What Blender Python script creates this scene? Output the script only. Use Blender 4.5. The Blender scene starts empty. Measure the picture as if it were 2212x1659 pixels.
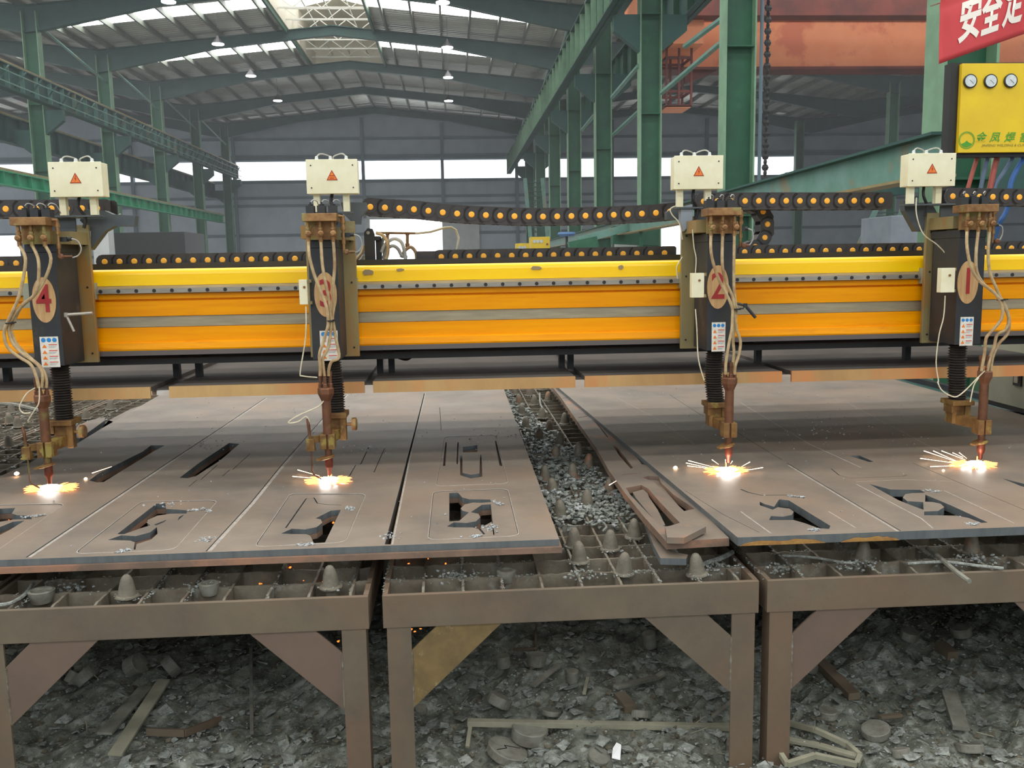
import bpy, math, random
import numpy as np
from mathutils import Vector, Matrix
from mathutils.geometry import tessellate_polygon

# ---------------------------------------------------------------- camera, world, exposure
sc = bpy.context.scene
col = sc.collection
F, CX, CY, H = 1966.0, 1106.0, 829.5, 1.75            # focal length in pixels of the 2212 x 1659 frame, eye height
PITCH, YAW, ROLL = math.radians(7.68), math.radians(3.56), math.radians(.98)
fw = np.array([math.sin(YAW)*math.cos(PITCH), math.cos(YAW)*math.cos(PITCH), -math.sin(PITCH)])
r0 = np.array([math.cos(YAW), -math.sin(YAW), 0.]); u0 = np.cross(r0, fw)
rt = math.cos(ROLL)*r0 - math.sin(ROLL)*u0
up = math.cos(ROLL)*u0 + math.sin(ROLL)*r0
cd = bpy.data.cameras.new('camera'); cam = bpy.data.objects.new('camera', cd); col.objects.link(cam)
cd.sensor_fit = 'HORIZONTAL'; cd.sensor_width = 36.0; cd.lens = 36.0*F/2212.0
cd.clip_start = .05; cd.clip_end = 300
cam.matrix_world = Matrix(((rt[0], up[0], -fw[0], 0), (rt[1], up[1], -fw[1], 0), (rt[2], up[2], -fw[2], H), (0, 0, 0, 1)))
sc.camera = cam
sc.view_settings.view_transform = 'Standard'; sc.view_settings.look = 'None'
sc.view_settings.gamma = 1.0; sc.view_settings.use_curve_mapping = False
sc.view_settings.exposure = 0.18
w = bpy.data.worlds.new('world'); sc.world = w; w.use_nodes = True
w.node_tree.nodes['Background'].inputs[0].default_value = (.93, .97, 1.0, 1)
w.node_tree.nodes['Background'].inputs[1].default_value = 2.4
HAZE = .0036
SKY_PANEL = 8.0          # daylight coming through the translucent roof sheets
LAMP = 9.0               # high-bay lamps
FLAME = 30.0

# photo pixel -> point on a plane of the place
def ray(px, py): return fw + (px-CX)/F*rt - (py-CY)/F*up
def onz(px, py, z):
    d = ray(px, py); t = (z-H)/d[2]; return Vector((d[0]*t, d[1]*t, z))
def ony(px, py, y):
    d = ray(px, py); t = y/d[1]; return Vector((d[0]*t, y, H+d[2]*t))

# ---------------------------------------------------------------- helpers
class MB:
    def __init__(s): s.v = []; s.f = []
    def add(s, vs, fs):
        n = len(s.v); s.v += [tuple(v) for v in vs]; s.f += [tuple(i+n for i in f) for f in fs]; return s
    def box(s, x0, x1, y0, y1, z0, z1):
        return s.add([(x, y, z) for z in (z0, z1) for y in (y0, y1) for x in (x0, x1)],
                     [(0, 2, 3, 1), (4, 5, 7, 6), (0, 1, 5, 4), (2, 6, 7, 3), (0, 4, 6, 2), (1, 3, 7, 5)])
    def obox(s, c, size, R=None):
        R = R or Matrix.Identity(3); c = Vector(c)
        vs = [c + R @ Vector((x*size[0]/2, y*size[1]/2, z*size[2]/2)) for z in (-1, 1) for y in (-1, 1) for x in (-1, 1)]
        return s.add(vs, [(0, 2, 3, 1), (4, 5, 7, 6), (0, 1, 5, 4), (2, 6, 7, 3), (0, 4, 6, 2), (1, 3, 7, 5)])
    def bar(s, p, q, w, h, upv=(0, 0, 1)):
        p = Vector(p); q = Vector(q); d = (q-p); L = d.length; d.normalize()
        u = Vector(upv); sd = d.cross(u)
        if sd.length < 1e-4: sd = d.cross(Vector((0, 1, 0)))
        sd.normalize(); u = sd.cross(d)
        R = Matrix((sd, d, u)).transposed()
        return s.obox((p+q)/2, (w, L, h), R)
    def tube(s, pts, r, n=8, cap=True):
        pts = [Vector(p) for p in pts]; rs = r if isinstance(r, (list, tuple)) else [r]*len(pts)
        base = len(s.v); ref = None
        for i, p in enumerate(pts):
            t = (pts[min(i+1, len(pts)-1)] - pts[max(i-1, 0)])
            t = t.normalized() if t.length > 1e-9 else Vector((0, 0, 1))
            if ref is None:
                ref = t.cross(Vector((0, 1, 0)) if abs(t.y) < .9 else Vector((1, 0, 0)))
            a = ref - t*ref.dot(t); a.normalize(); b = t.cross(a); ref = a
            for k in range(n):
                an = 2*math.pi*k/n
                s.v.append(tuple(p + (a*math.cos(an)+b*math.sin(an))*rs[i]))
        for i in range(len(pts)-1):
            for k in range(n):
                k2 = (k+1) % n
                s.f.append((base+i*n+k, base+i*n+k2, base+(i+1)*n+k2, base+(i+1)*n+k))
        if cap:
            s.f.append(tuple(base+k for k in range(n))[::-1])
            s.f.append(tuple(base+(len(pts)-1)*n+k for k in range(n)))
        return s
    def cyl(s, p, q, r, n=16): return s.tube([p, q], r, n)
    def lathe(s, prof, c=(0, 0, 0), n=20, R=None):
        c = Vector(c); base = len(s.v)
        for (r, z) in prof:
            for k in range(n):
                a = 2*math.pi*k/n; v = Vector((r*math.cos(a), r*math.sin(a), z))
                s.v.append(tuple(c + (R @ v if R else v)))
        for i in range(len(prof)-1):
            for k in range(n):
                k2 = (k+1) % n
                s.f.append((base+i*n+k, base+i*n+k2, base+(i+1)*n+k2, base+(i+1)*n+k))
        s.f.append(tuple(base+k for k in range(n))[::-1])
        s.f.append(tuple(base+(len(prof)-1)*n+k for k in range(n)))
        return s
    def prism(s, poly, a0, a1, axis='z', holes=()):
        """poly and holes: 2D outlines; extruded along axis from a0 to a1 (axis y: poly is x,z)."""
        def area(p): return sum(p[i][0]*p[(i+1) % len(p)][1]-p[(i+1) % len(p)][0]*p[i][1] for i in range(len(p)))/2
        loops = []
        for k, l in enumerate([poly]+list(holes)):
            l = [tuple(p[:2]) for p in l]
            if (area(l) > 0) != (k == 0): l = l[::-1]
            loops.append(l)
        def P(p, a): return (p[0], p[1], a) if axis == 'z' else ((p[0], a, p[1]) if axis == 'y' else (a, p[0], p[1]))
        flat = [p for l in loops for p in l]; n = len(flat)
        tris = tessellate_polygon([[Vector((p[0], p[1], 0)) for p in l] for l in loops])
        vs = [P(p, a0) for p in flat]+[P(p, a1) for p in flat]
        fs = []
        for t in tris:
            a, b, c = (flat[i] for i in t)
            ccw = (b[0]-a[0])*(c[1]-a[1])-(b[1]-a[1])*(c[0]-a[0]) > 0
            t = tuple(t) if ccw else tuple(t)[::-1]
            if axis == 'y': t = t[::-1]
            fs.append(tuple(i+n for i in t)); fs.append(t[::-1])
        o = 0
        for l in loops:
            m = len(l)
            for i in range(m):
                j = (i+1) % m
                q = (o+i, o+j, o+j+n, o+i+n)
                fs.append(q[::-1] if axis == 'y' else q)
            o += m
        return s.add(vs, fs)
    def build(s, name, m, parent=None, smooth=False, bevel=0, loc=None):
        me = bpy.data.meshes.new(name); me.from_pydata(s.v, [], s.f); me.materials.append(m)
        if smooth:
            me.polygons.foreach_set('use_smooth', [True]*len(me.polygons))
            try: me.set_sharp_from_angle(angle=math.radians(40))
            except Exception: pass
        o = bpy.data.objects.new(name, me); col.objects.link(o)
        if parent is not None: o.parent = parent
        if loc is not None: o.location = loc
        if bevel:
            b = o.modifiers.new('bevel', 'BEVEL'); b.width = bevel; b.segments = 2; b.limit_method = 'ANGLE'
        return o
def tag(o, label=None, cat=None, group=None, kind=None):
    if label: o['label'] = label
    if cat: o['category'] = cat
    if group: o['group'] = group
    if kind: o['kind'] = kind
    return o
def empty(name, loc=(0, 0, 0), rz=0):
    o = bpy.data.objects.new(name, None); o.empty_display_size = .05; col.objects.link(o)
    o.location = loc; o.rotation_euler = (0, 0, rz); return o
def copy_tree(o, parent=None):
    c = o.copy(); col.objects.link(c); c.parent = parent
    for ch in list(o.children): copy_tree(ch, c)
    return c
def smoothp(pts, n=4):
    pts = [Vector(p) for p in pts]; out = []
    for i in range(len(pts)-1):
        p0 = pts[max(i-1, 0)]; p1 = pts[i]; p2 = pts[i+1]; p3 = pts[min(i+2, len(pts)-1)]
        for k in range(n):
            t = k/n
            out.append(.5*((2*p1)+(-p0+p2)*t+(2*p0-5*p1+4*p2-p3)*t*t+(-p0+3*p1-3*p2+p3)*t**3))
    out.append(pts[-1]); return out
def text_mesh(name, body, size, depth, m, parent=None, shear=0, bold=0, M=None, align='CENTER'):
    c = bpy.data.curves.new(name, 'FONT'); c.body = body; c.size = size; c.extrude = depth; c.shear = shear; c.offset = bold
    c.align_x = align; c.align_y = 'CENTER'; c.resolution_u = 3
    t = bpy.data.objects.new(name+'_source', c); col.objects.link(t)
    bpy.context.view_layer.update()
    dg = bpy.context.evaluated_depsgraph_get()
    me = bpy.data.meshes.new_from_object(t.evaluated_get(dg)); me.materials.clear(); me.materials.append(m)
    bpy.data.objects.remove(t); bpy.data.curves.remove(c)
    o = bpy.data.objects.new(name, me); col.objects.link(o)
    if M is not None: me.transform(M)
    if parent is not None: o.parent = parent
    return o
UPRIGHT = Matrix.Rotation(math.pi/2, 4, 'X')      # text lying in xy -> standing, facing -y
rnd = random.Random(7)

# ---------------------------------------------------------------- materials
def srgb(r, g, b):
    f = lambda c: c/12.92 if c <= .04045 else ((c+.055)/1.055)**2.4
    return (f(r/255), f(g/255), f(b/255), 1)
def mat(name, c1, c2=None, scale=6, rough=.6, metal=0., bump=0., detail=6, thr=(.35, .65), c3=None, scale3=2, thr3=(.55, .62),
        stretch=(1, 1, 1), rough2=None, bscale=None, spec=.5, world=False):
    m = bpy.data.materials.new(name); m.use_nodes = True; nt = m.node_tree; N = nt.nodes; L = nt.links
    b = N['Principled BSDF']; b.inputs['Roughness'].default_value = rough; b.inputs['Metallic'].default_value = metal
    b.inputs['Specular IOR Level'].default_value = spec
    b.inputs['Base Color'].default_value = c1
    if not (c2 or bump): return m
    if world: tc = N.new('ShaderNodeNewGeometry'); src = tc.outputs['Position']
    else: tc = N.new('ShaderNodeTexCoord'); src = tc.outputs['Object']
    mp = N.new('ShaderNodeMapping'); mp.inputs['Scale'].default_value = stretch; L.new(src, mp.inputs['Vector'])
    def noise(sc_, det=detail):
        n = N.new('ShaderNodeTexNoise'); n.inputs['Scale'].default_value = sc_; n.inputs['Detail'].default_value = det
        n.inputs['Roughness'].default_value = .62; L.new(mp.outputs[0], n.inputs['Vector']); return n
    outc = None
    if c2:
        n = noise(scale); r = N.new('ShaderNodeMapRange'); r.inputs[1].default_value = thr[0]; r.inputs[2].default_value = thr[1]
        L.new(n.outputs[0], r.inputs[0]); mx = N.new('ShaderNodeMix'); mx.data_type = 'RGBA'
        mx.inputs[6].default_value = c1; mx.inputs[7].default_value = c2; L.new(r.outputs[0], mx.inputs[0]); outc = mx.outputs[2]
        if rough2 is not None:
            rr = N.new('ShaderNodeMapRange'); rr.inputs[3].default_value = rough; rr.inputs[4].default_value = rough2
            L.new(r.outputs[0], rr.inputs[0]); L.new(rr.outputs[0], b.inputs['Roughness'])
        if c3:
            n3 = noise(scale3); n3.noise_dimensions = '4D'; n3.inputs['W'].default_value = 3.7
            r3 = N.new('ShaderNodeMapRange'); r3.inputs[1].default_value = thr3[0]; r3.inputs[2].default_value = thr3[1]
            L.new(n3.outputs[0], r3.inputs[0]); m3 = N.new('ShaderNodeMix'); m3.data_type = 'RGBA'
            L.new(outc, m3.inputs[6]); m3.inputs[7].default_value = c3; L.new(r3.outputs[0], m3.inputs[0]); outc = m3.outputs[2]
        L.new(outc, b.inputs['Base Color'])
    if bump:
        nb = noise(bscale or scale*4, 4); bp = N.new('ShaderNodeBump'); bp.inputs['Strength'].default_value = bump
        bp.inputs['Distance'].default_value = .01; L.new(nb.outputs[0], bp.inputs['Height']); L.new(bp.outputs[0], b.inputs['Normal'])
    return m
def emit(name, c, s):
    m = bpy.data.materials.new(name); m.use_nodes = True; b = m.node_tree.nodes['Principled BSDF']
    b.inputs['Base Color'].default_value = (0, 0, 0, 1); b.inputs['Emission Color'].default_value = c; b.inputs['Emission Strength'].default_value = s
    return m
GREEN = mat('green_paint', srgb(32, 92, 62), srgb(24, 72, 52), 1.5, .6, bump=.05, c3=srgb(44, 100, 74), scale3=.8)
GREEN_LIGHT = mat('pale_lit_green_paint', srgb(122, 160, 128), srgb(108, 140, 112), 3, .6)  # pale girder ribs; on column flanges the light is put into the colour
GREEN_DARK = mat('dark_green_steel', srgb(44, 84, 76), srgb(36, 72, 66), 2, .6)
TEAL = mat('teal_weathered_paint', srgb(88, 134, 118), srgb(110, 148, 138), 3, .55, c3=srgb(130, 128, 104), scale3=2)
GREEN_BRIGHT = mat('bright_green_paint', srgb(40, 160, 112), srgb(34, 138, 98), 2, .5)
PURLIN = mat('purlin_steel', srgb(112, 118, 106), srgb(98, 104, 94), 2, .6)
ROOF = mat('corrugated_roof_sheet', srgb(206, 206, 196), srgb(186, 188, 180), .7, .27, .5, world=True, c3=srgb(186, 176, 166), scale3=.5)
WALL = mat('grey_wall_sheet', srgb(188, 198, 208), srgb(172, 184, 194), 1.0, .6, bump=.1, world=True, bscale=9)  # bluish tint put into the sheet colour to suggest haze
GIRT = mat('wall_girt_steel', srgb(112, 128, 138), srgb(100, 116, 124), 1, .6)
CONCRETE = mat('concrete_floor', srgb(150, 148, 142), srgb(124, 122, 116), 1.5, .8, bump=.2, world=True)
SKYSHEET = emit('translucent_roof_sheet', (1, 1, 1, 1), SKY_PANEL)
LAMPM = emit('lamp_glow', (1, .99, .96, 1), LAMP)
DARK = mat('dark_housing_steel', srgb(34, 38, 43), srgb(48, 48, 46), 9, .55, bump=.05, c3=srgb(84, 78, 62), scale3=7, thr3=(.6, .75))
BLACK = mat('black_steel', srgb(24, 24, 25), srgb(34, 32, 30), 8, .5)
PLASTIC = mat('black_plastic', srgb(44, 42, 42), srgb(56, 52, 50), 14, .5, bump=.05)
PIN = mat('yellow_plastic_pin', srgb(255, 190, 60), srgb(244, 168, 54), 4, .45)
YEL = mat('lit_gantry_paint', srgb(255, 208, 0), srgb(255, 198, 0), 2.5, .28, stretch=(1, 4, 8), c3=srgb(236, 160, 16), scale3=3, thr3=(.7, .95))  # top band of the gantry, light put into the paint colour
YEL2 = mat('shaded_gantry_paint', srgb(250, 166, 0), srgb(240, 150, 0), 3, .32, stretch=(.6, 4, 10), c3=srgb(206, 108, 16), scale3=5, thr3=(.58, .8), spec=.2)  # same gantry paint on the beam faces, shading put into the colour
YEL3 = mat('yellow_panel_paint', srgb(226, 192, 22), srgb(214, 180, 26), 5, .5)
RAIL = mat('bright_rail_steel', srgb(172, 165, 152), srgb(150, 143, 130), 8, .28, .5, stretch=(1, 1, 12))
FLATRAIL = mat('dull_flat_steel', srgb(172, 162, 134), srgb(152, 142, 118), 5, .42, .3, stretch=(1, 1, 10))
OLIVE = mat('oil_stained_plate', srgb(156, 138, 92), srgb(134, 124, 88), 6, .5, .2, bump=.04, stretch=(1, 1, .4), c3=srgb(160, 118, 60), scale3=3)
BRASS = mat('tarnished_brass', srgb(164, 126, 80), srgb(124, 86, 54), 22, .42, .55, bump=.1, c3=srgb(150, 138, 84), scale3=9)
COPPER = mat('copper_torch_tube', srgb(128, 86, 62), srgb(100, 68, 50), 16, .45, .5, bump=.08, c3=srgb(126, 112, 66), scale3=6)
GOLDST = mat('rusty_brass_bracket', srgb(136, 104, 56), srgb(100, 68, 38), 18, .55, .3, bump=.15, c3=srgb(150, 134, 70), scale3=12)
RUBBER = mat('black_rubber_bellows', srgb(42, 38, 34), srgb(56, 50, 44), 20, .6)
HOSE = mat('beige_gas_hose', srgb(192, 170, 128), srgb(160, 134, 96), 30, .55, c3=srgb(140, 104, 66), scale3=9, thr3=(.5, .75))
HOSEG = mat('grey_gas_hose', srgb(186, 184, 176), srgb(150, 148, 140), 20, .5)
CABLE = mat('white_cable', srgb(224, 216, 190), srgb(196, 184, 150), 20, .5)
CREAM = mat('cream_box_paint', srgb(236, 232, 200), srgb(222, 214, 176), 5, .45, c3=srgb(214, 204, 140), scale3=4, thr3=(.6, .8))
WHITE = mat('white_label', srgb(236, 234, 226), srgb(214, 206, 186), 30, .5)
WOOD = mat('wooden_number_plate', srgb(206, 168, 118), srgb(184, 142, 92), 12, .5, stretch=(6, 1, .6))
RED = mat('red_number_paint', srgb(170, 44, 44), srgb(150, 36, 38), 20, .5)
REDL = mat('red_print', srgb(206, 66, 52))
BLUEP = mat('blue_print', srgb(40, 130, 196))
ORANGEP = mat('orange_warning_print', srgb(238, 132, 44), srgb(226, 116, 36), 20, .5)
BROWNP = mat('dark_red_print', srgb(160, 48, 16))
GREENP = mat('green_print', srgb(60, 150, 40), srgb(90, 150, 40), 30)
PLATE = mat('mill_scale_plate', srgb(142, 129, 115), srgb(116, 108, 98), 3.2, .52, .1, bump=.06, bscale=60, c3=srgb(146, 124, 104), scale3=1.6, thr3=(.45, .75), world=True)
PLATE2 = mat('rusty_plate_edge', srgb(146, 118, 98), srgb(116, 96, 82), 7, .6, .1, bump=.15, c3=srgb(158, 118, 94), scale3=4, world=True)
PLATE3 = mat('dull_plate_offcut', srgb(134, 120, 104), srgb(116, 106, 96), 5, .6, .1, bump=.12, c3=srgb(160, 118, 92), scale3=3, world=True)
CUTEDGE = mat('fresh_cut_steel', srgb(112, 118, 118), srgb(96, 102, 104), 26, .45, .3, bump=.2, stretch=(1, 1, .15), world=True)
RUST = mat('rusty_table_steel', srgb(120, 107, 88), srgb(102, 91, 77), 3.2, .62, .15, bump=.1, bscale=50, c3=srgb(124, 100, 80), scale3=2.4, thr3=(.45, .7), world=True)
RUST_RED = mat('reddish_brace_steel', srgb(118, 98, 84), srgb(106, 90, 78), 4, .6, .1, bump=.06, bscale=60, world=True)
RUST_YEL = mat('yellowed_brace_steel', srgb(134, 112, 72), srgb(112, 94, 62), 14, .55, .2, bump=.15, c3=srgb(166, 148, 104), scale3=22, thr3=(.6, .72), world=True)
SLAT = mat('slag_covered_slat', srgb(128, 120, 104), srgb(98, 88, 74), 9, .7, .1, bump=.3, c3=srgb(150, 152, 144), scale3=14, thr3=(.56, .72), world=True)
CONE = mat('cast_iron_cone', srgb(122, 116, 100), srgb(102, 96, 84), 18, .65, .15, bump=.3, c3=srgb(148, 112, 88), scale3=9, world=True)
SLAG = mat('grey_slag', srgb(168, 172, 164), srgb(118, 122, 114), 40, .5, .25, bump=.8, c3=srgb(192, 198, 198), scale3=55, thr3=(.62, .74), world=True, bscale=90)
SLAGB = mat('bright_slag', srgb(214, 218, 218), srgb(160, 166, 166), 60, .35, .4, bump=.8, world=True, bscale=120)
GROUND = mat('slag_ground', srgb(124, 126, 114), srgb(80, 83, 72), 16, .75, .05, bump=.9, c3=srgb(168, 172, 162), scale3=18, thr3=(.5, .72), world=True, bscale=50)
SLUG = mat('dusty_steel_slug', srgb(140, 140, 128), srgb(112, 108, 96), 16, .6, .1, bump=.3, world=True)
ORANGE = mat('orange_crane_paint', srgb(255, 166, 118), srgb(250, 152, 104), 1.2, .55, c3=srgb(232, 132, 96), scale3=.8)
ORANGE_D = mat('dark_orange_crane_paint', srgb(128, 58, 46), srgb(88, 44, 36), 1.2, .6)
BANNERM = mat('red_banner_cloth', srgb(206, 66, 70), srgb(196, 58, 62), 2, .6)
BANNERW = mat('white_banner_print', srgb(240, 232, 220))
GREYM = mat('grey_machine_paint', srgb(150, 158, 166), srgb(132, 140, 150), 2, .5)
GREYCAB = mat('grey_green_cabinet', srgb(158, 158, 136), srgb(144, 146, 126), 3, .5)
WHITEP = mat('white_door_paint', srgb(206, 210, 208), srgb(190, 194, 192), 1.5, .5)
HOSER = mat('red_rubber_hose', srgb(176, 92, 78)); HOSEB = mat('blue_rubber_hose', srgb(62, 108, 176)); HOSEN = mat('grey_blue_hose', srgb(96, 116, 140))
GLASSF = mat('gauge_face', srgb(208, 214, 212), srgb(180, 190, 190), 30, .2)
FLAMEC = emit('flame_core', (1, .93, .86, 1), FLAME)
FLAMEO = emit('flame_edge', (1, .34, .10, 1), 3.2)
SPARK = emit('hot_spark', (1, .62, .35, 1), 14)
EMBER = emit('glowing_ember', (1, .20, .03, 1), 2.2)
# ================================================================= THE HALL
FLOOR = -.15
Y0, Y1 = -8.0, 55.0
BAYS = [(-29.6, -12.75, 'left'), (-12.75, 4.2, 'main'), (4.2, 21.1, 'right'), (21.1, 38.0, 'far right')]
XE = 38.0
def zroof(x):
    for a, b, _ in BAYS:
        if a <= x <= b: return 9.88 + .1*((b-a)/2 - abs(x-(a+b)/2))
    return 9.88
tag(MB().box(-29.6, XE, Y0, Y1, FLOOR-.1, FLOOR).build('floor', CONCRETE), 'grey concrete workshop floor', 'floor', kind='structure')

# back wall with its window strip, doorway and small openings
wins = []
mx = [-29.6, -23.6, -18.3, -12.5, -5.09, -.47, 3.9, 9.6, 15.3, 21.1]
for a, b in zip(mx[:-1], mx[1:]): wins.append((a+.08, b-.08, 6.66, 7.72))
q0 = ony(2160, 378, 55); q1 = ony(2190, 338, 55); wins.append((q0.x, q1.x, q0.z, q1.z))
DOOR = (-4.83, -.57, FLOOR, 4.33)
L0 = ony(-60, 510, 55); L1 = ony(56, 640, 55)
R0 = ony(1423, 484, 55); R1 = ony(1462, 545, 55)
Q0 = ony(2160, 338, 55)
doors = [DOOR, (L0.x, L1.x, FLOOR, L0.z), (R0.x, R0.x+3.4, FLOOR, R0.z)]
hol = [[(a, c), (b, c), (b, d), (a, d)] for a, b, c, d in wins]
mb = MB(); edges = [(-29.6, FLOOR-.05)]
for a, b, c, d in sorted(doors): edges += [(a, FLOOR-.05), (a, d), (b, d), (b, FLOOR-.05)]
edges += [(XE, FLOOR-.05)]
for a, b, _ in BAYS[::-1]: edges += [(b, 9.9), ((a+b)/2, 10.72)]
edges += [(-29.6, 9.9)]
mb.prism(edges, Y1, Y1+.12, 'y', hol)
# vertical ribs of the sheeting
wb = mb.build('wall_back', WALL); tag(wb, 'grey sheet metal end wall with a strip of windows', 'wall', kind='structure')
g = MB()
for z in (8.98, 8.0, 6.55, 7.85, 5.65, 5.2, 3.5, 2.4):
    for a, b in ((-29.6, L0.x), (L1.x, DOOR[0]), (DOOR[1], R0.x), (R0.x+3.4, XE)) if z < 4.3 else ((-29.6, XE),):
        g.box(a, b, Y1-.12, Y1, z-.07, z+.07)
tag(g.build('trim_1', GIRT), 'horizontal girts across the end wall', 'wall girt', kind='structure')
g = MB()
for x in mx[1:-1]:
    g.box(x-.09, x+.09, Y1-.25, Y1-.12, 4.4 if DOOR[0]-.3 < x < DOOR[1]+.3 else FLOOR, zroof(x)-.5)
tag(g.build('trim_2', GIRT), 'green wind posts standing on the end wall', 'wall post', kind='structure')
glass = bpy.data.materials.new('window_glass'); glass.use_nodes = True
nt = glass.node_tree; nt.nodes.remove(nt.nodes['Principled BSDF'])
tr = nt.nodes.new('ShaderNodeBsdfTransparent'); gl = nt.nodes.new('ShaderNodeBsdfGlossy'); gl.inputs['Roughness'].default_value = .1
ms = nt.nodes.new('ShaderNodeMixShader'); ms.inputs[0].default_value = .06
nt.links.new(tr.outputs[0], ms.inputs[1]); nt.links.new(gl.outputs[0], ms.inputs[2]); nt.links.new(ms.outputs[0], nt.nodes['Material Output'].inputs[0])
for i, (a, b, c, d) in enumerate(wins):
    o = MB().box(a, b, Y1+.05, Y1+.06, c, d).build('window_%d' % (i+1), glass); tag(o, kind='structure', cat='window', label='long bright window pane high on the end wall')
# doors: frame and the white sliding leaf
dr = empty('door_1', (-2.7, Y1-.2, FLOOR)); tag(dr, 'white framed doorway in the end wall with sliding leaf pushed right', 'door', kind='structure')
def rel(o, root): o.location = -Vector(root.location); return o
m = MB().box(-5.1, -4.83, Y1-.22, Y1-.14, FLOOR, 4.75).box(-4.83, 1.75, Y1-.22, Y1-.14, 4.33, 4.75)
rel(m.build('door_frame', WHITEP, dr), dr)
rel(MB().box(-.57, 1.62, Y1-.3, Y1-.24, FLOOR, 4.33).build('door_leaf', WHITEP, dr), dr)
for i, (a, b, c, d) in enumerate(doors[1:]):
    f = MB().box(a-.12, a, Y1-.22, Y1-.14, c, d+.12).box(b, b+.12, Y1-.22, Y1-.14, c, d+.12).box(a-.12, b+.12, Y1-.22, Y1-.14, d, d+.12)
    tag(f.build('door_%d' % (i+2), GIRT), 'open bright doorway in the end wall', 'door', kind='structure')

# side walls and the wall behind the photographer
def sidewall(name, x0, x1, lab):
    mb = MB(); mb.box(x0, x1, Y0, Y1, FLOOR, 6.4).box(x0, x1, Y0, Y1, 7.9, 9.95)
    for y in range(-8, 56, 7): mb.box(x0, x1, y, y+.3, 6.4, 7.9)
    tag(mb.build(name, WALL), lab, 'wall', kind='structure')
sidewall('wall_left', -29.75, -29.6, 'grey sheet metal side wall far to the left')
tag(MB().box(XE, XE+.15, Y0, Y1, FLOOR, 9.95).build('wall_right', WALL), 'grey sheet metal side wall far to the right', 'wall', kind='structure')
tag(MB().box(-29.75, -14, Y0-.15, Y0, FLOOR, 10.7).box(12, XE+.15, Y0-.15, Y0, FLOOR, 10.7).box(-14, 12, Y0-.15, Y0, 9.6, 10.7).box(-14, 12, Y0-.15, Y0, FLOOR, 4.4).build('wall_front', WALL), 'grey sheet metal wall behind the viewer, its high opening added for light', 'wall', kind='structure')  # unseen wall, high opening added to light the gantry and heap

# corrugated roof: two slopes per bay, skylight openings left free
BANDS = [-3.4, 2.6, 8.6, 14.6, 20.6, 26.6, 32.6, 38.55]
SKX = (-5.85, -2.8); SKY = (20.5, 42.6)
win_no = [len(wins)]
def in_band(y): return any(abs(y-b) < .56 for b in BANDS)
for bi, (a, b, nm) in enumerate(BAYS):
    c = (a+b)/2; root = None
    mb = MB(); step = .0625; ys = np.arange(Y0, Y1+1e-6, step)
    xs = [a, c, b] if nm != 'main' else [a, SKX[0], c, SKX[1], b]
    for i in range(len(ys)-1):
        ya, yb = ys[i], ys[i+1]; ym = (ya+yb)/2
        if in_band(ym): continue
        k = i % 4; pr = [0, .035, .035, 0, 0]; za, zb = pr[k], pr[k+1]
        for x0, x1 in zip(xs[:-1], xs[1:]):
            if nm == 'main' and x0 >= SKX[0]-.01 and x1 <= SKX[1]+.01 and SKY[0] < ym < SKY[1]: continue
            mb.add([(x0, ya, zroof(x0)+za), (x1, ya, zroof(x1)+za), (x1, yb, zroof(x1)+zb), (x0, yb, zroof(x0)+zb)], [(0, 3, 2, 1)])
    cl = mb.build('ceiling' if nm == 'main' else 'ceiling_'+nm.replace(' ', '_'), ROOF)
    tag(cl, 'corrugated metal roof of the %s bay on steel purlins' % nm, 'roof', kind='structure')
    n = int((b-a)/1.0)
    for k in range(n+1):
        x = a + .35 + k*(b-a-.7)/n
        y0, y1 = (17, Y1) if nm != 'main' or not (SKX[0]+.1 < x < SKX[1]-.1) else (SKY[1], Y1)
        o = MB().box(x-.035, x+.035, y0, y1, zroof(x)-.2, zroof(x)-.01).build('purlin', PURLIN, cl)
    # translucent sheets
    for by in BANDS:
        if (by > 34 and nm == 'right') or nm == 'far right': continue
        mb = MB()
        for x0, x1 in zip(xs[:-1], xs[1:]):
            if nm == 'main' and x0 >= SKX[0]-.01 and x1 <= SKX[1]+.01 and SKY[0] < by < SKY[1]: continue
            mb.add([(x0, by-.56, zroof(x0)), (x1, by-.56, zroof(x1)), (x1, by+.56, zroof(x1)), (x0, by+.56, zroof(x0))], [(0, 3, 2, 1)])
        win_no[0] += 1
        if by == BANDS[-1] or nm != 'main' or True:
            tag(mb.build('window_%d' % win_no[0], SKYSHEET), 'glowing strip of translucent roof sheet', 'skylight', kind='structure')
# ridge skylight: raised monitor with white lattice
cl = MB()
zt = zroof(SKX[0])
cl.box(SKX[0]-.1, SKX[0], SKY[0], SKY[1], zt-.15, zt+1.25).box(SKX[1], SKX[1]+.1, SKY[0], SKY[1], zt-.15, zt+1.25).box(SKX[0]-.1, SKX[1]+.1, SKY[1], SKY[1]+.1, zt-.1, zt+1.6)
CREAMW = mat('cream_skylight_wall', srgb(222, 216, 196), srgb(206, 200, 180), 1, .6, world=True)
mon = cl.build('trim_3', CREAMW); tag(mon, 'raised ridge skylight box with white lattice trusses', 'skylight', kind='structure')
WSTEEL = mat('white_lattice_steel', srgb(214, 214, 204), srgb(196, 196, 186), 3, .5)
for ty in np.arange(SKY[0]+.6, SKY[1]-.4, 1.55):
    t = MB(); za, zb = zt+.05, zt+.42
    t.bar((SKX[0], ty, za), (SKX[1], ty, za), .04, .05).bar((SKX[0], ty, zb), (SKX[1], ty, zb), .04, .05)
    nx = 6; dx = (SKX[1]-SKX[0])/nx
    for k in range(nx):
        x0 = SKX[0]+k*dx; p = (x0, ty, za if k % 2 else zb); q = (x0+dx, ty, zb if k % 2 else za); t.bar(p, q, .03, .03)
    t.build('lattice_truss', WSTEEL, mon)
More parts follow.
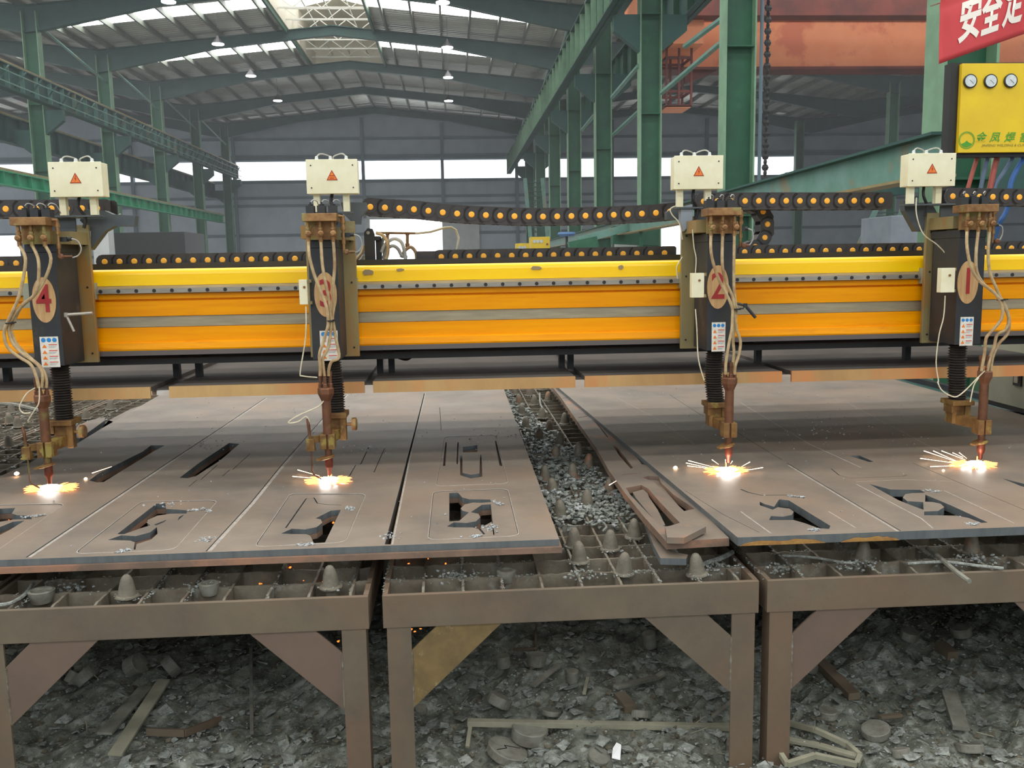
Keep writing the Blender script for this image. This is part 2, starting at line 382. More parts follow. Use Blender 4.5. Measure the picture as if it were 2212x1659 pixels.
for tx in (SKX[0]+.75, (SKX[0]+SKX[1])/2, SKX[1]-.75):
    MB().bar((tx, SKY[0], zt+.45), (tx, SKY[1], zt+.45), .04, .05).build('lattice_rail', WSTEEL, mon)
s = MB(); cxk = (SKX[0]+SKX[1])/2
s.add([(SKX[0], SKY[0], zt+1.25), (cxk, SKY[0], zt+1.6), (SKX[1], SKY[0], zt+1.25), (SKX[0], SKY[1]-4.5, zt+1.25), (cxk, SKY[1]-4.5, zt+1.6), (SKX[1], SKY[1]-4.5, zt+1.25)], [(0, 3, 4, 1), (1, 4, 5, 2)])
win_no[0] += 1; tag(s.build('window_%d' % win_no[0], emit('ridge_sheet', (1, 1, 1, 1), 3.2)), 'bright translucent sheet of the ridge skylight', 'skylight', kind='structure')
s = MB(); s.add([(SKX[0], SKY[1]-4.5, zt+1.25), (cxk, SKY[1]-4.5, zt+1.6), (SKX[1], SKY[1]-4.5, zt+1.25), (SKX[0], SKY[1], zt+1.25), (cxk, SKY[1], zt+1.6), (SKX[1], SKY[1], zt+1.25)], [(0, 3, 4, 1), (1, 4, 5, 2)])
s.build('skylight_lid', CREAMW, mon)

for sx in (SKX[0]-.12, SKX[1]+.04): MB().box(sx, sx+.08, SKY[0], SKY[1], zt-.32, zt-.14).build('edge_beam', GREEN, mon)
# frames: tapered rafters, purlin braces, columns
FR = [29.8, 35.65, 41.65, 47.6, 53.6]
def rafter(a, b, y, m):
    c = (a+b)/2; p = []
    top = [(a, zroof(a+.01)-.2), (c, zroof(c)-.2), (b, zroof(b-.01)-.2)]
    bot = [(b, 8.9), (b-.5, 8.98), (b-4.2, zroof(b-4.2)-.56), (c, zroof(c)-.52), (a+4.2, zroof(a+4.2)-.56), (a+.5, 8.98), (a, 8.9)]
    mb = MB().prism(top+bot, y-.012, y+.012, 'y')
    for l in (bot,):
        for p, q in zip(l[:-1], l[1:]): mb.bar((p[0], y, p[1]), (q[0], y, q[1]), .24, .03, (0, 0, 1))
    for p, q in zip(top[:-1], top[1:]): mb.bar((p[0], y, p[1]), (q[0], y, q[1]), .24, .03)
    return mb
ordn = ['nearest', 'second', 'third', 'fourth', 'fifth', 'sixth', 'seventh', 'eighth']
for bi, (a, b, nm) in enumerate(BAYS):
    fr = FR if nm != 'main' else [23.8]+FR
    for k, y in enumerate(fr):
        o = rafter(a, b, y, None).build('roof_rafter', GREEN_DARK)
        tag(o, '%s dark green arched roof rafter of the %s bay, counted from the front' % (ordn[k], nm), 'rafter', 'steel rafters of the %s bay' % nm)
# longitudinal eaves ties
def column(x0, x1, y, ztop, corb, label, group, side=0):
    root = empty('steel_column', ((x0+x1)/2, y, FLOOR)); tag(root, label, 'column', group)
    hw = (x1-x0)/2
    mb = MB().box(-hw, hw, -.01, .01, 0, ztop-FLOOR); mb.build('web', GREEN, root)
    for s_ in (-1, 1):
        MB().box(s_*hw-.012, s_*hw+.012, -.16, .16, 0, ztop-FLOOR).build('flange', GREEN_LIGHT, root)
    st = MB()
    for z in (2.5, 4.9, 6.9):
        st.box(-hw+.02, hw-.02, -.15, .15, z, z+.02)
    st.build('stiffener', GREEN, root)
    MB().box(-hw-.1, hw+.1, -.25, .25, 0, .03).build('base_plate', GREEN_DARK, root)
    for s_, zc in corb:
        xa = s_*hw; xb = s_*(hw+.55)
        MB().prism([(xa, zc-.75-FLOOR), (xb, zc-.32-FLOOR), (xb, zc-FLOOR), (xa, zc-FLOOR)], -.1, .1, 'y').build('corbel', GREEN_DARK, root)
    return root
for k, y in enumerate([7.5, 13.5, 19.5, 25.5, 31.5, 37.5, 43.5, 49.5]):
    lab = ['green steel column at the far right, partly behind the red banner and yellow panel',
           'widest fully seen green column, rising behind the gantry right of torch head two',
           'green column with left flange coloured as lit, next beyond the widest one',
           'green column third beyond the red banner, carrying a crane bracket',
           'slim green column, fifth in the right-hand row', 'slim green column, sixth in the right-hand row',
           'thin green column behind the stair, seventh in the right-hand row', 'thinnest green column of the right-hand row at the end wall'][k]
    column(3.99, 4.42, y, 9.5, [(-1, 6.75), (1, 6.75)], lab, 'columns of the right-hand row')
for k, y in enumerate([29.8, 35.65, 41.65, 47.6, 53.6]):
    column(-12.85, -12.42, y, 9.5, [(1, 6.6), (-1, 6.0)], '%s green column of the left-hand row, counted from the photographer' % ordn[k], 'columns of the left-hand row')
for k, y in enumerate([41.65, 53.0]):
    column(20.0, 20.45, y, 9.5, [(-1, 6.6)], ['dark column on the far right hung with a grey pipe', 'darker column against the right part of the end wall'][k], 'columns of the far right row')

# crane runway girders
def girder(name, X, ya, yb, z0, z1, m, mrib, lab, rail=OLIVE, ribstep=1.2, side=-1, w=.26, cat='crane girder'):
    root = empty(name, (X, ya, z0)); tag(root, lab, cat); L = yb-ya; h = z1-z0
    MB().box(-.008, .008, 0, L, 0, h).box(-w/2, w/2, 0, L, 0, .03).box(-w/2, w/2, 0, L, h-.03, h).build('girder_body', m, root)
    n = int(L/ribstep)
    for k in range(n+1):
        MB().box(-w/2, -.008, k*ribstep, k*ribstep+.02, .03, h-.03).box(.008, w/2, k*ribstep, k*ribstep+.02, .03, h-.03).build('stiffener', mrib, root)
    MB().box(-.04, .04, 0, L, h, h+.09).build('crane_rail', rail, root)
    return root
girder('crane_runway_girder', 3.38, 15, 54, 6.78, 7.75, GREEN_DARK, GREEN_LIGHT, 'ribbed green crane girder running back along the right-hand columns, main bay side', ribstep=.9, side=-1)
girder('crane_runway_girder', 5.1, 11, 54, 6.78, 7.75, GREEN_DARK, GREEN, 'dark green crane girder on the far side of the right-hand columns', ribstep=1.2)
gl_ = girder('crane_runway_girder', -12.15, 24, 54, 6.68, 7.36, GREEN_DARK, TEAL, 'long green crane girder with bracing rods running back along the left-hand columns', ribstep=.9)
t = MB()
for zz in (.12, .42):
    t.tube([(.22, 0, zz), (.22, 30, zz)], .02, 6)
t.build('bracing_rod', TEAL, gl_)
for k in range(30):
    MB().bar((.14, k*1.0, .1), (.24, k*1.0+.5, .58), .05, .03).build('bracing_plate', GREEN_DARK, gl_)
girder('crane_runway_girder', -13.5, 24, 54, 5.6, 6.4, GREEN_DARK, GREEN_DARK, 'lower dark crane girder behind the left-hand columns', ribstep=.9)
girder('low_runway_beam', -12.0, 24, 49.5, 4.0, 4.38, GREEN_BRIGHT, GREEN_BRIGHT, 'bright green low runway beam with tan rail on the left', ribstep=.8, cat='runway beam')
# long teal rail beam on the right, nearly at eye height
def frame_between(p, q):
    d = Vector(q)-Vector(p); return d.length, math.atan2(-d.x, d.y)
L_, rz = frame_between((3.22, 5.9, 0), (3.86, 37, 0))
rb = empty('low_runway_beam', (3.22, 5.9, 2.30), rz); tag(rb, 'long teal steel runway beam receding from the right edge behind the gantry', 'runway beam')
MB().box(-.01, .01, 0, L_, -.03, .22).build('web', TEAL, rb); MB().box(-.09, .09, 0, L_, -.05, -.03).build('flange', OLIVE, rb)
MB().box(-.09, .09, 0, L_, .22, .24).build('flange', GREEN_DARK, rb)
ml = MB()
for k in range(5): MB().tube([(.05, 5.6+k*5.4, -2.45), (.05, 5.6+k*5.4, -.05)], .035, 8).build('leg', GREEN, rb)
# eaves braces: thin rods between frames
for X, ys, lab in ((3.9, [23.8]+FR, 'right'), (-12.6, FR, 'left')):
    for k in range(len(ys)-1):
        o = MB().tube([(X, ys[k], 9.3), (X, ys[k+1], 8.55 if lab == 'left' else 8.3)], .045, 6).build('brace_rod', TEAL)
        tag(o, '%s sloping grey-green brace rod between the %s-hand columns' % (ordn[k], lab), 'brace', 'brace rods of the %s row' % lab)
for k, (pa, pb) in enumerate([((1480, 100), (1600, 10)), ((1322, 210), (1380, 142)), ((1430, 200), (1562, 88)), ((1256, 282), (1284, 248)), ((1322, 293), (1380, 240))]):
    Y = (15.5, 21, 16.5, 28, 24)[k]
    a_, b_ = ony(*pa, Y+1.5), ony(*pb, Y-1.5)
    tag(MB().tube([a_, b_], .05, 6).build('brace_rod', TEAL), ['thick brace rod right of the widest column top', 'brace rod between the second and third right columns', 'long brace rod ending at the crane cab', 'short brace rod between the farther columns', 'low thin brace rod near the third column'][k], 'brace', 'brace rods of the right row')

# lamps
spots = [(-8.0, 28.1), (-.1, 28.0), (-7.9, 33.3), (0., 33.6), (-7.95, 38.7), (0., 38.9), (-7.95, 44.4), (0., 44.4)]
lampl = ['left high-bay lamp at the top edge of the photo', 'right high-bay lamp at the top edge of the photo', 'left high-bay lamp in front of the second bright roof strip', 'right high-bay lamp in front of the second bright roof strip',
         'left high-bay lamp between the strips and the third rafter', 'right high-bay lamp between the strips and the third rafter', 'farthest left high-bay lamp near the end wall', 'farthest right high-bay lamp near the end wall']
proto = None
for k, (x, y) in enumerate(spots):
    if proto is None:
        proto = empty('high_bay_lamp', (x, y, 9.3)); r_ = proto
        MB().lathe([(.04, .26), (.06, .2), (.2, .02), (.21, 0)], n=18).build('lamp_shade', BLACK, r_)
        MB().lathe([(.2, -.03), (.205, -.002)], n=18).build('lamp_glass', LAMPM, r_)
        MB().cyl((0, 0, .25), (0, 0, 1.0), .006, 6).build('rod', BLACK, r_)
    else: r_ = copy_tree(proto)
    r_.location = (x, y, zroof(x)-1.0); tag(r_, lampl[k], 'lamp', 'high-bay lamps')

# orange overhead crane in the right bay
cr = empty('overhead_crane', (5.1, 22.5, 7.6)); tag(cr, 'orange overhead travelling crane spanning the right bay', 'crane')
def crp(mb, n, m): o = mb.build(n, m, cr); o.location = -Vector(cr.location); return o
crp(MB().box(5.6, 20.3, 24.3, 24.9, 6.67, 7.88), 'bridge_girder', ORANGE)
crp(MB().box(5.5, 20.3, 24.2, 25.0, 7.88, 7.94).box(5.5, 20.3, 24.2, 25.0, 6.62, 6.68), 'flange', ORANGE_D)
crp(MB().box(5.6, 20.3, 22.2, 22.7, 7.45, 8.6), 'bridge_girder', ORANGE_D)
crp(MB().box(4.9, 5.6, 21.8, 26, 7.86, 8.5).box(5.45, 6.2, 22.6, 25.2, 6.9, 7.86), 'end_carriage', ORANGE)
crp(MB().prism([(6.2, 6.67), (7.2, 6.67), (6.2, 6.3)], 24.4, 24.8, 'y'), 'gusset', ORANGE_D)
pl = MB()
a_ = ony(1432, 132, 23.5); b_ = ony(1484, 234, 23.5)
for x in (a_.x, (a_.x+b_.x)/2, b_.x):
    for y in (23.1, 24.0): pl.bar((x, y, b_.z), (x, y, 6.95), .05, .05)
for z in (b_.z, b_.z+.35, a_.z):
    pl.box(a_.x, b_.x, 23.1, 23.15, z-.03, z+.03).box(a_.x, b_.x, 23.95, 24.0, z-.03, z+.03).box(a_.x-.02, a_.x+.02, 23.1, 24, z-.03, z+.03).box(b_.x-.02, b_.x+.02, 23.1, 24, z-.03, z+.03)
crp(pl, 'cab_frame', ORANGE_D); crp(MB().box(a_.x, b_.x, 23.1, 24.0, b_.z-.04, b_.z), 'cab_floor', ORANGE)
# hanging chain and pipes by the widest column
hc = empty('hanging_hoist_chain', (0, 0, 0)); tag(hc, 'dark hoist chain hanging beside the widest green column', 'chain')
p1 = ony(1652, 398, 17); p0 = Vector((p1.x, 17, 10.1)); n = 70
hc.location = p1
for k in range(n):
    c = Vector(p1).lerp(p0, k/(n-1)) - Vector(p1)
    hk = MB().lathe([(.045, -.055), (.07, 0), (.045, .055)], (0, 0, 0), 8)
    o = hk.build('chain_link', BLACK, hc); o.location = c; o.scale = (1, .4, 1) if k % 2 else (.4, 1, 1)
b_ = ony(1639, 415, 17.5); a_ = Vector((b_.x, 17.5, 10.1))
tag(MB().tube([b_, a_], .035, 8).build('vertical_pipe', mat('grey_blue_pipe', srgb(96, 118, 128))), 'thin grey blue pipe hanging beside the hoist chain', 'pipe')

# things standing far back
def thing_box(name, pa, pb, Y, depth, m, lab, cat, bevel=0):
    """a box seen from the front between two photo corners at distance Y, standing on the floor or a base"""
    a_, b_ = ony(*pa, Y), ony(*pb, Y)
    o = MB().box(0, b_.x-a_.x, 0, depth, 0, a_.z-b_.z).build(name, m, bevel=bevel); o.location = (a_.x, Y, b_.z)
    tag(o, lab, cat); return o
def floor_box(name, pa, pxr, Y, depth, m, lab, cat):
    a_ = ony(*pa, Y); b_ = ony(pxr, pa[1], Y)
    root = empty(name, ((a_.x+b_.x)/2, Y, FLOOR)); tag(root, lab, cat); hw = (b_.x-a_.x)/2; h = a_.z-FLOOR
    MB().box(-hw, hw, 0, depth, .05, h).build('body', m, root, bevel=.01); MB().box(-hw+.03, hw-.03, .03, depth-.03, 0, .05).build('plinth', BLACK, root)
    return root, hw, h
floor_box('dark_container', (232, 503), 398, 32, 2.5, BLACK, 'low black container behind the left part of the gantry', 'container')
floor_box('white_panel_cabinet', (196, 472), 231, 30, .5, WHITEP, 'pale grey panel standing beside the black container', 'panel')
for (pa, pxr, Y, lab) in (((1115, 526), 1146, 27, 'smaller far yellow gas cabinet, left of the pair'), ((1146, 512), 1188, 25, 'larger far yellow gas cabinet, right of the pair')):
    root, hw, h = floor_box('gas_cabinet', pa, pxr, Y, .5, YEL3, lab, 'cabinet'); root['group'] = 'yellow cabinets behind the gantry'
    for k in range(3):
        x = -hw+.1+k*hw*.36
        MB().cyl((x, -.02, h-.12), (x, 0, h-.12), .045, 12).build('gauge', GLASSF, root)
    for k in range(3): MB().cyl((hw*.7, -.03, h-.2-k*.18), (hw*.7, 0, h-.2-k*.18), .03, 8).build('knob', ORANGE_D, root)
# stairs
def stair(p, q, Y, wd, n, lab):
    a_, b_ = ony(*p, Y), ony(*q, Y)
    root = empty('steel_stair', b_); tag(root, lab, 'stair'); d = Vector(a_)-Vector(b_)
    for s_ in (0, wd):
        MB().bar((s_, 0, 0), (s_+d.x, 0, d.z), .06, .16).build('stringer', TEAL, root)
    MB().cyl((d.x*.1, .1, FLOOR-b_.z), (d.x*.1, .1, 0), .05, 8).build('post', GREEN_DARK, root)
    for k in range(n): MB().box(d.x*k/n, d.x*k/n+wd, -.02, .25, d.z*k/n, d.z*k/n+.03).build('tread', GREEN_DARK, root)
stair((1134, 385), (1150, 560), 40, .75, 18, 'narrow green stair rising beside the farthest right columns')
stair((1893, 452), (1838, 565), 30, .9, 14, 'dark steel stair on the right under the cable chain')
# grey machine at right, green beams stacks
r_, hw, h = floor_box('grey_machine', (1925, 466), 1990, 16, 1.2, GREYM, 'tapered grey machine behind torch head one', 'machine')
MB().box(-hw-.25, hw+.3, -.3, 1.4, .9, 1.72).build('machine_bed', GREYM, r_, bevel=.02)
MB().cyl((-.1, -.31, 1.62), (-.1, -.3, 1.62), .03, 10).build('sensor', WHITE, r_)
o = thing_box('green_steel_box', (1849, 382), (1960, 420), 14, 1.5, GREEN_DARK, 'dark green steel box girder stored under the teal runway beam', 'steel box')
o = thing_box('green_steel_box', (2063, 330), (2212, 415), 13, 1.0, GREEN_DARK, 'dark green steel box behind the red and blue hoses', 'steel box')
for k, (p, q, Y, hh, m) in enumerate([((1248, 520), (1400, 480), 18, .14, TEAL), ((1230, 540), (1290, 528), 17, .3, GREEN), ((1322, 508), (1420, 512), 19, .36, GREEN), ((1800, 430), (1850, 418), 15, .06, OLIVE), ((1845, 425), (2060, 405), 14.6, .05, TEAL)]):
    a_, b_ = ony(*p, Y), ony(*q, Y)
    tag(MB().bar(a_, b_, .3, hh).build('stored_steel_beam', m), ['pale green stored steel beam behind the middle of the gantry', 'dark green stored beam right of the yellow cabinets', 'wide green stored beam left of torch head two', 'tan stored bar under the teal runway beam', 'thin teal stored bar under the teal runway beam'][k], 'steel beam', 'stored steel members')
o = thing_box('white_metal_sheet', (1328, 523), (1378, 545), 20, .05, WHITEP, 'light metal sheet leaning among the stored green beams', 'sheet')
fan = empty('round_stool', ony(1224, 506, 22)); tag(fan, 'small blue topped stand behind the gantry middle', 'stand')
MB().lathe([(.16, -.05), (.22, 0), (.2, .05)], n=20).build('top', mat('stand_blue', srgb(86, 122, 170)), fan)
MB().cyl((0, 0, -.05), (0, 0, FLOOR-fan.location.z), .03, 8).build('pole', BLACK, fan)

hz = bpy.data.materials.new('workshop_haze'); hz.use_nodes = True
nt = hz.node_tree; nt.nodes.remove(nt.nodes['Principled BSDF']); vs_ = nt.nodes.new('ShaderNodeVolumeScatter')
vs_.inputs['Color'].default_value = (.93, .97, 1, 1); vs_.inputs['Density'].default_value = HAZE; vs_.inputs['Anisotropy'].default_value = .2
nt.links.new(vs_.outputs[0], nt.nodes['Material Output'].inputs['Volume'])
tag(MB().box(-29, 37, 9, 54.7, 0, 9.6).build('welding_haze', hz), 'thin bluish smoke haze hanging in the rear of the hall', 'haze', kind='stuff')
# ================================================================= THE CUTTING MACHINE
# gantry beam
XL, XR = -3.6, 3.9
ga = empty('gantry_beam', (0, 4.6, 1.335)); tag(ga, 'long yellow gantry beam of the cutting machine spanning the tables', 'gantry')
def gp(mb, n, m, par=None, bevel=0, smooth=False):
    o = mb.build(n, m, par or ga, bevel=bevel, smooth=smooth)
    if par is None or par is ga: o.location = -Vector(ga.location)
    return o
# profile (y, z): top tube, rail seat, recessed web faces, lip
prof = [(4.60, 1.662), (4.60, 1.715), (4.602, 1.725), (4.607, 1.733), (4.616, 1.739), (4.63, 1.742), (5.10, 1.742), (5.10, 1.34), (4.60, 1.34), (4.596, 1.350), (4.60, 1.380),
        (4.604, 1.383), (4.612, 1.384), (4.612, 1.455), (4.63, 1.457), (4.63, 1.510), (4.612, 1.511), (4.612, 1.586), (4.624, 1.589), (4.624, 1.593), (4.606, 1.596), (4.606, 1.621), (4.62, 1.623), (4.62, 1.66)]
body = MB().prism([p for p in prof], XL, XR, 'x')
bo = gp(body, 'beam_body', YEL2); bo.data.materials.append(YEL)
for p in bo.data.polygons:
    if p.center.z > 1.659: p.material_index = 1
rl = gp(MB().prism([(4.572, 1.626), (4.572, 1.648), (4.577, 1.651), (4.598, 1.661), (4.62, 1.661), (4.62, 1.624), (4.575, 1.624)], XL, XR, 'x'), 'guide_rail', RAIL)
n = 0; bc = MB().cyl((0, -.0015, 0), (0, .002, 0), .0092, 12); b0 = None
for k in range(-36, 44):
    x = -.436+k*.0853
    if b0 is None: b0 = bc.build('bolt_hole', BLACK, rl)
    else: b0 = b0.copy(); col.objects.link(b0); b0.parent = rl
    b0.location = (x, 4.5715, 1.637)
gp(MB().box(XL, XR, 4.622, 4.64, 1.4575, 1.5095), 'flat_rail', FLATRAIL)
gp(MB().box(XL, XR, 4.594, 4.61, 1.318, 1.342), 'bottom_strip', mat('grey_steel_strip', srgb(96, 88, 84)))
gp(MB().box(XL, XR, 4.7, 4.76, 1.262, 1.292).box(XL, XR, 4.98, 5.04, 1.262, 1.292), 'lower_rail', BLACK)
gp(MB().box(XL, XR, 4.86, 4.88, 1.30, 1.312), 'under_strip', WHITEP)
gp(MB().box(XL, XR, 4.805, 4.815, 1.742, 1.771).box(XL, XR, 4.805, 5.02, 1.742, 1.745), 'chain_trough', BLACK)
def chip(px, py, w_, h_, name='paint_chip'):
    c = ony(px, py, 4.5955); mb = MB(); k = 9
    pts = [(c.x+w_*math.cos(a*2*math.pi/k)*rnd.uniform(.6, 1), c.z+h_*math.sin(a*2*math.pi/k)*rnd.uniform(.5, 1)) for a in range(k)]
    z = [min(max(p[1], 1.69), 1.725) for p in pts]
    return gp(mb.prism([(p[0], q) for p, q in zip(pts, z)], 4.5945, 4.5995, 'y'), name, mat('bare_metal_patch', srgb(150, 128, 92)))
chip(794, 588, .04, .02); chip(864, 583, .026, .012); chip(1158, 579, .034, .014); chip(1342, 577, .018, .014)
for px in (380, 428, 820, 845, 1213, 1232, 1637, 1958, 12):
    x = ony(px, 760, 4.9).x
    gp(MB().box(x-.016, x+.016, 4.88, 4.92, 1.165, 1.34), 'hanger_post', BLACK)
a_ = ony(870, 765, 4.85); gp(MB().tube(smoothp([(a_.x-.06, 4.85, 1.29), (a_.x-.03, 4.85, 1.26), (a_.x+.02, 4.85, 1.245), (a_.x+.05, 4.85, 1.27), (a_.x+.04, 4.85, 1.30)]), .011, 8), 'pipe_bend', BLACK)
# dust tray hung under the beam
TRT = mat('dusty_tray_top', srgb(96, 91, 86), srgb(80, 76, 72), 2.2, .85, spec=.15, world=True)
TRE = mat('tan_tray_edge', srgb(196, 160, 104), srgb(170, 132, 84), 3, .5, c3=srgb(196, 132, 78), scale3=2.2, thr3=(.5, .6), stretch=(1, 1, .3), world=True)
gaps = [(-1.49, -1.40), (-.452, -.410), (.60, .648), (1.66, 1.71)]
xs = [XL]+[v for g_ in gaps for v in g_]+[3.3]
for a, b in zip(xs[::2], xs[1::2]):
    o = gp(MB().box(a, b, 4.52, 5.92, 1.15, 1.17), 'dust_tray_panel', TRT)
    gp(MB().box(a, b, 4.505, 4.52, 1.115, 1.171), 'tray_front_edge', TRE, o)
for a, b in gaps:
    gp(MB().box(a-.02, b+.02, 4.60, 5.92, 1.142, 1.149), 'joint_strip', TRT)
# black chain bracket and the gas pipework on top of the beam
brk = MB(); a_ = ony(786, 498, 4.86); b_ = ony(822, 576, 4.86)
brk.prism([(a_.x, 1.742), (a_.x, a_.z-.01), (a_.x+.02, a_.z+.012), (a_.x+.045, a_.z+.008), (a_.x+.055, a_.z-.02), (a_.x+.055, 1.742)], 4.86, 4.87, 'y').box(a_.x+.055, b_.x, 4.9, 5.0, 1.742, a_.z-.04).box(a_.x+.02, b_.x, 4.87, 4.99, a_.z-.05, a_.z-.03)
gp(brk, 'chain_bracket', BLACK)
gp(MB().cyl((a_.x+.022, 4.853, a_.z-.012), (a_.x+.022, 4.862, a_.z-.012), .009, 12), 'bolt', RAIL)
pm = empty('gas_manifold', ony(815, 503, 4.95)); tag(pm, 'thin brass gas pipe with two taps above the yellow beam', 'pipe')
pts = [ony(812, 503, 4.95), ony(897, 504, 4.95)]; o_ = Vector(pm.location)
MB().tube([p-o_ for p in pts], .006, 8).build('pipe', BRASS, pm)
for (x, y, yy) in ((837, 505, 528), (880, 505, 530)):
    p, q = ony(x, y, 4.95)-o_, ony(x, yy, 4.95)-o_
    MB().tube([p, q], .008, 8).lathe([(.012, -.01), (.012, .01)], q, 8).lathe([(.011, -.008), (.011, .008)], p, 8).build('tap', BRASS, pm)
MB().tube([ony(897, 504, 4.95)-o_, ony(990, 1, 4.95)-o_][:1]+[ony(x, y, 4.95)-o_ for x, y in ((902, 504), (930, 501), (960, 492), (975, 491), (985, 497), (991, 515), (986, 545))], .006, 8).build('hose', CABLE, pm)
hs = [[(812, 503), (826, 508), (836, 522), (838, 545), (832, 565)], [(824, 545), (832, 528), (850, 516), (866, 522), (873, 540), (876, 560)], [(828, 560), (834, 540), (848, 531), (860, 538), (868, 552), (880, 556)],
      [(866, 556), (876, 540), (888, 534), (898, 545), (900, 560)], [(822, 548), (828, 515), (838, 520), (830, 545), (836, 568), (860, 574), (900, 566)], [(830, 573), (860, 572), (902, 562)], [(770, 560), (782, 545), (786, 530)], [(766, 570), (780, 562), (786, 552)]]
for k, h_ in enumerate(hs):
    yy = 4.88+.02*k
    tag(MB().tube(smoothp([ony(x, y, yy) for x, y in h_]), .009, 8).build('gas_hose', HOSEG if k % 3 else HOSE), ['large hose loop nearest the black bracket', 'high arched grey hose behind the black bracket', 'lower arched grey hose inside the high one', 'short arched hose at the right of the hose tangle', 'hose hanging in the left of the tangle and running right', 'flat hose lying along the beam top under the tangle', 'short hose left of the black bracket, upper one', 'short hose left of the black bracket, lower one'][k], 'hose', 'hoses coiled behind the bracket')

# cable chains
def link_proto(hh=.037, w_=.1, pitch=.075):
    mb = MB(); p = []
    for k in range(7): a = math.pi/2+math.pi*k/6; p.append((-.012+hh*math.cos(a)*.9, hh*math.sin(a)))
    p += [(pitch*.72, -hh), (pitch*.86, -hh*.8), (pitch*.86, hh*.8), (pitch*.72, hh)]
    mb.prism(p, 0, .006, 'y').prism(p, w_-.006, w_, 'y').box(0, pitch*.5, .006, w_-.006, hh*.8, hh).box(0, pitch*.5, .006, w_-.006, -hh, -hh*.8)
    o = mb.build('chain_link', PLASTIC)
    q = MB().lathe([(.0155, 0), (.0155, .002), (.012, .005)], n=16, R=Matrix.Rotation(math.pi/2, 3, 'X')).build('pin', PIN, o)
    q2 = MB().lathe([(.034, 0), (.034, .0012), (.032, .0015)], n=20, R=Matrix.Rotation(math.pi/2, 3, 'X')).build('boss', PLASTIC, o)
    return o
lp = link_proto()
first = [True]
def chain(name, pts, label, step=.0745, tall=1.0):
    """links along a polyline of (x, z) at y"""
    root = empty(name, pts[0]); tag(root, label, 'cable chain')
    P = smoothp(pts, 12); d = [0]
    for a, b in zip(P[:-1], P[1:]): d.append(d[-1]+(b-a).length)
    n = int(d[-1]/step); i = 0
    def at(s):
        for i in range(len(d)-1):
            if d[i+1] >= s: return P[i].lerp(P[i+1], (s-d[i])/max(1e-9, d[i+1]-d[i]))
        return P[-1]
    for k in range(n+1):
        p = at(k*step); q = at(min(k*step+.02, d[-1])); q0 = at(max(0, min(k*step+.02, d[-1])-.02))
        o = lp if first[0] else copy_tree(lp, None)
        first[0] = False
        o.scale = (1, 1, tall); [setattr(c_, 'scale', (1, 1, 1/tall)) for c_ in o.children]
        o.parent = root; o.location = p-Vector(pts[0]); dd = q-q0
        o.rotation_euler = (0, -math.atan2(dd.z, dd.x), 0)
    return root
ZL = 1.782
chain('cable_chain', [(-3.35, 4.86, ZL), (-2.9, 4.86, ZL), (-1.95, 4.86, ZL)], 'lower cable chain lying on the beam at the left edge')
chain('cable_chain', [(-1.79, 4.86, ZL), (-1.2, 4.86, ZL), (-.74, 4.86, ZL)], 'lower cable chain lying on the beam between torch heads four and three')
chain('cable_chain', [(-.06, 4.86, ZL-.003), (.5, 4.86, ZL-.003), (1.17, 4.86, ZL-.003)], 'lower cable chain lying on the beam between torch heads three and two')
chain('cable_chain', [(1.42, 4.86, ZL-.005), (2.0, 4.86, ZL-.005), (3.7, 4.86, ZL-.01)], 'lower cable chain lying on the beam from torch head two to the right edge')
gp(MB().box(-.19, -.09, 4.85, 4.97, 1.745, 1.81), 'chain_end_box', PLASTIC)
chain('cable_chain', [(-3.35, 4.80, 2.055), (-2.6, 4.80, 2.055), (-1.72, 4.80, 2.05)], 'upper cable chain behind torch head four at the left edge', tall=1.22)
UB = [ony(x, y, 4.80) for x, y in ((800, 447), (890, 452), (980, 461), (1080, 466), (1170, 468), (1300, 465), (1400, 461), (1460, 456))]
chain('cable_chain', UB, 'sagging upper cable chain between torch heads three and two', tall=1.22)
UC = [ony(x, y, 4.84) for x, y in ((1520, 435), (1650, 434), (1800, 434), (1925, 433))]
chain('cable_chain', UC, 'straight upper cable chain between torch heads two and one', tall=1.22)
UD = [ony(x, y, 4.82) for x, y in ((2058, 424), (2120, 425), (2300, 427))]
chain('cable_chain', UD, 'upper cable chain right of the control box of torch head one', tall=1.22)
c_ = ony(1606, 490, 4.97)
chain('cable_chain', [(c_.x-.10, 4.97, c_.z+.14), (c_.x, 4.97, c_.z+.135), (c_.x+.10, 4.97, c_.z+.09), (c_.x+.135, 4.97, c_.z), (c_.x+.10, 4.97, c_.z-.09), (c_.x, 4.97, c_.z-.13)], 'bend of cable chain curling down right of torch head two')
MBP = mat('grey_bracket_sheet', srgb(70, 76, 80), srgb(84, 90, 90), 5, .5)

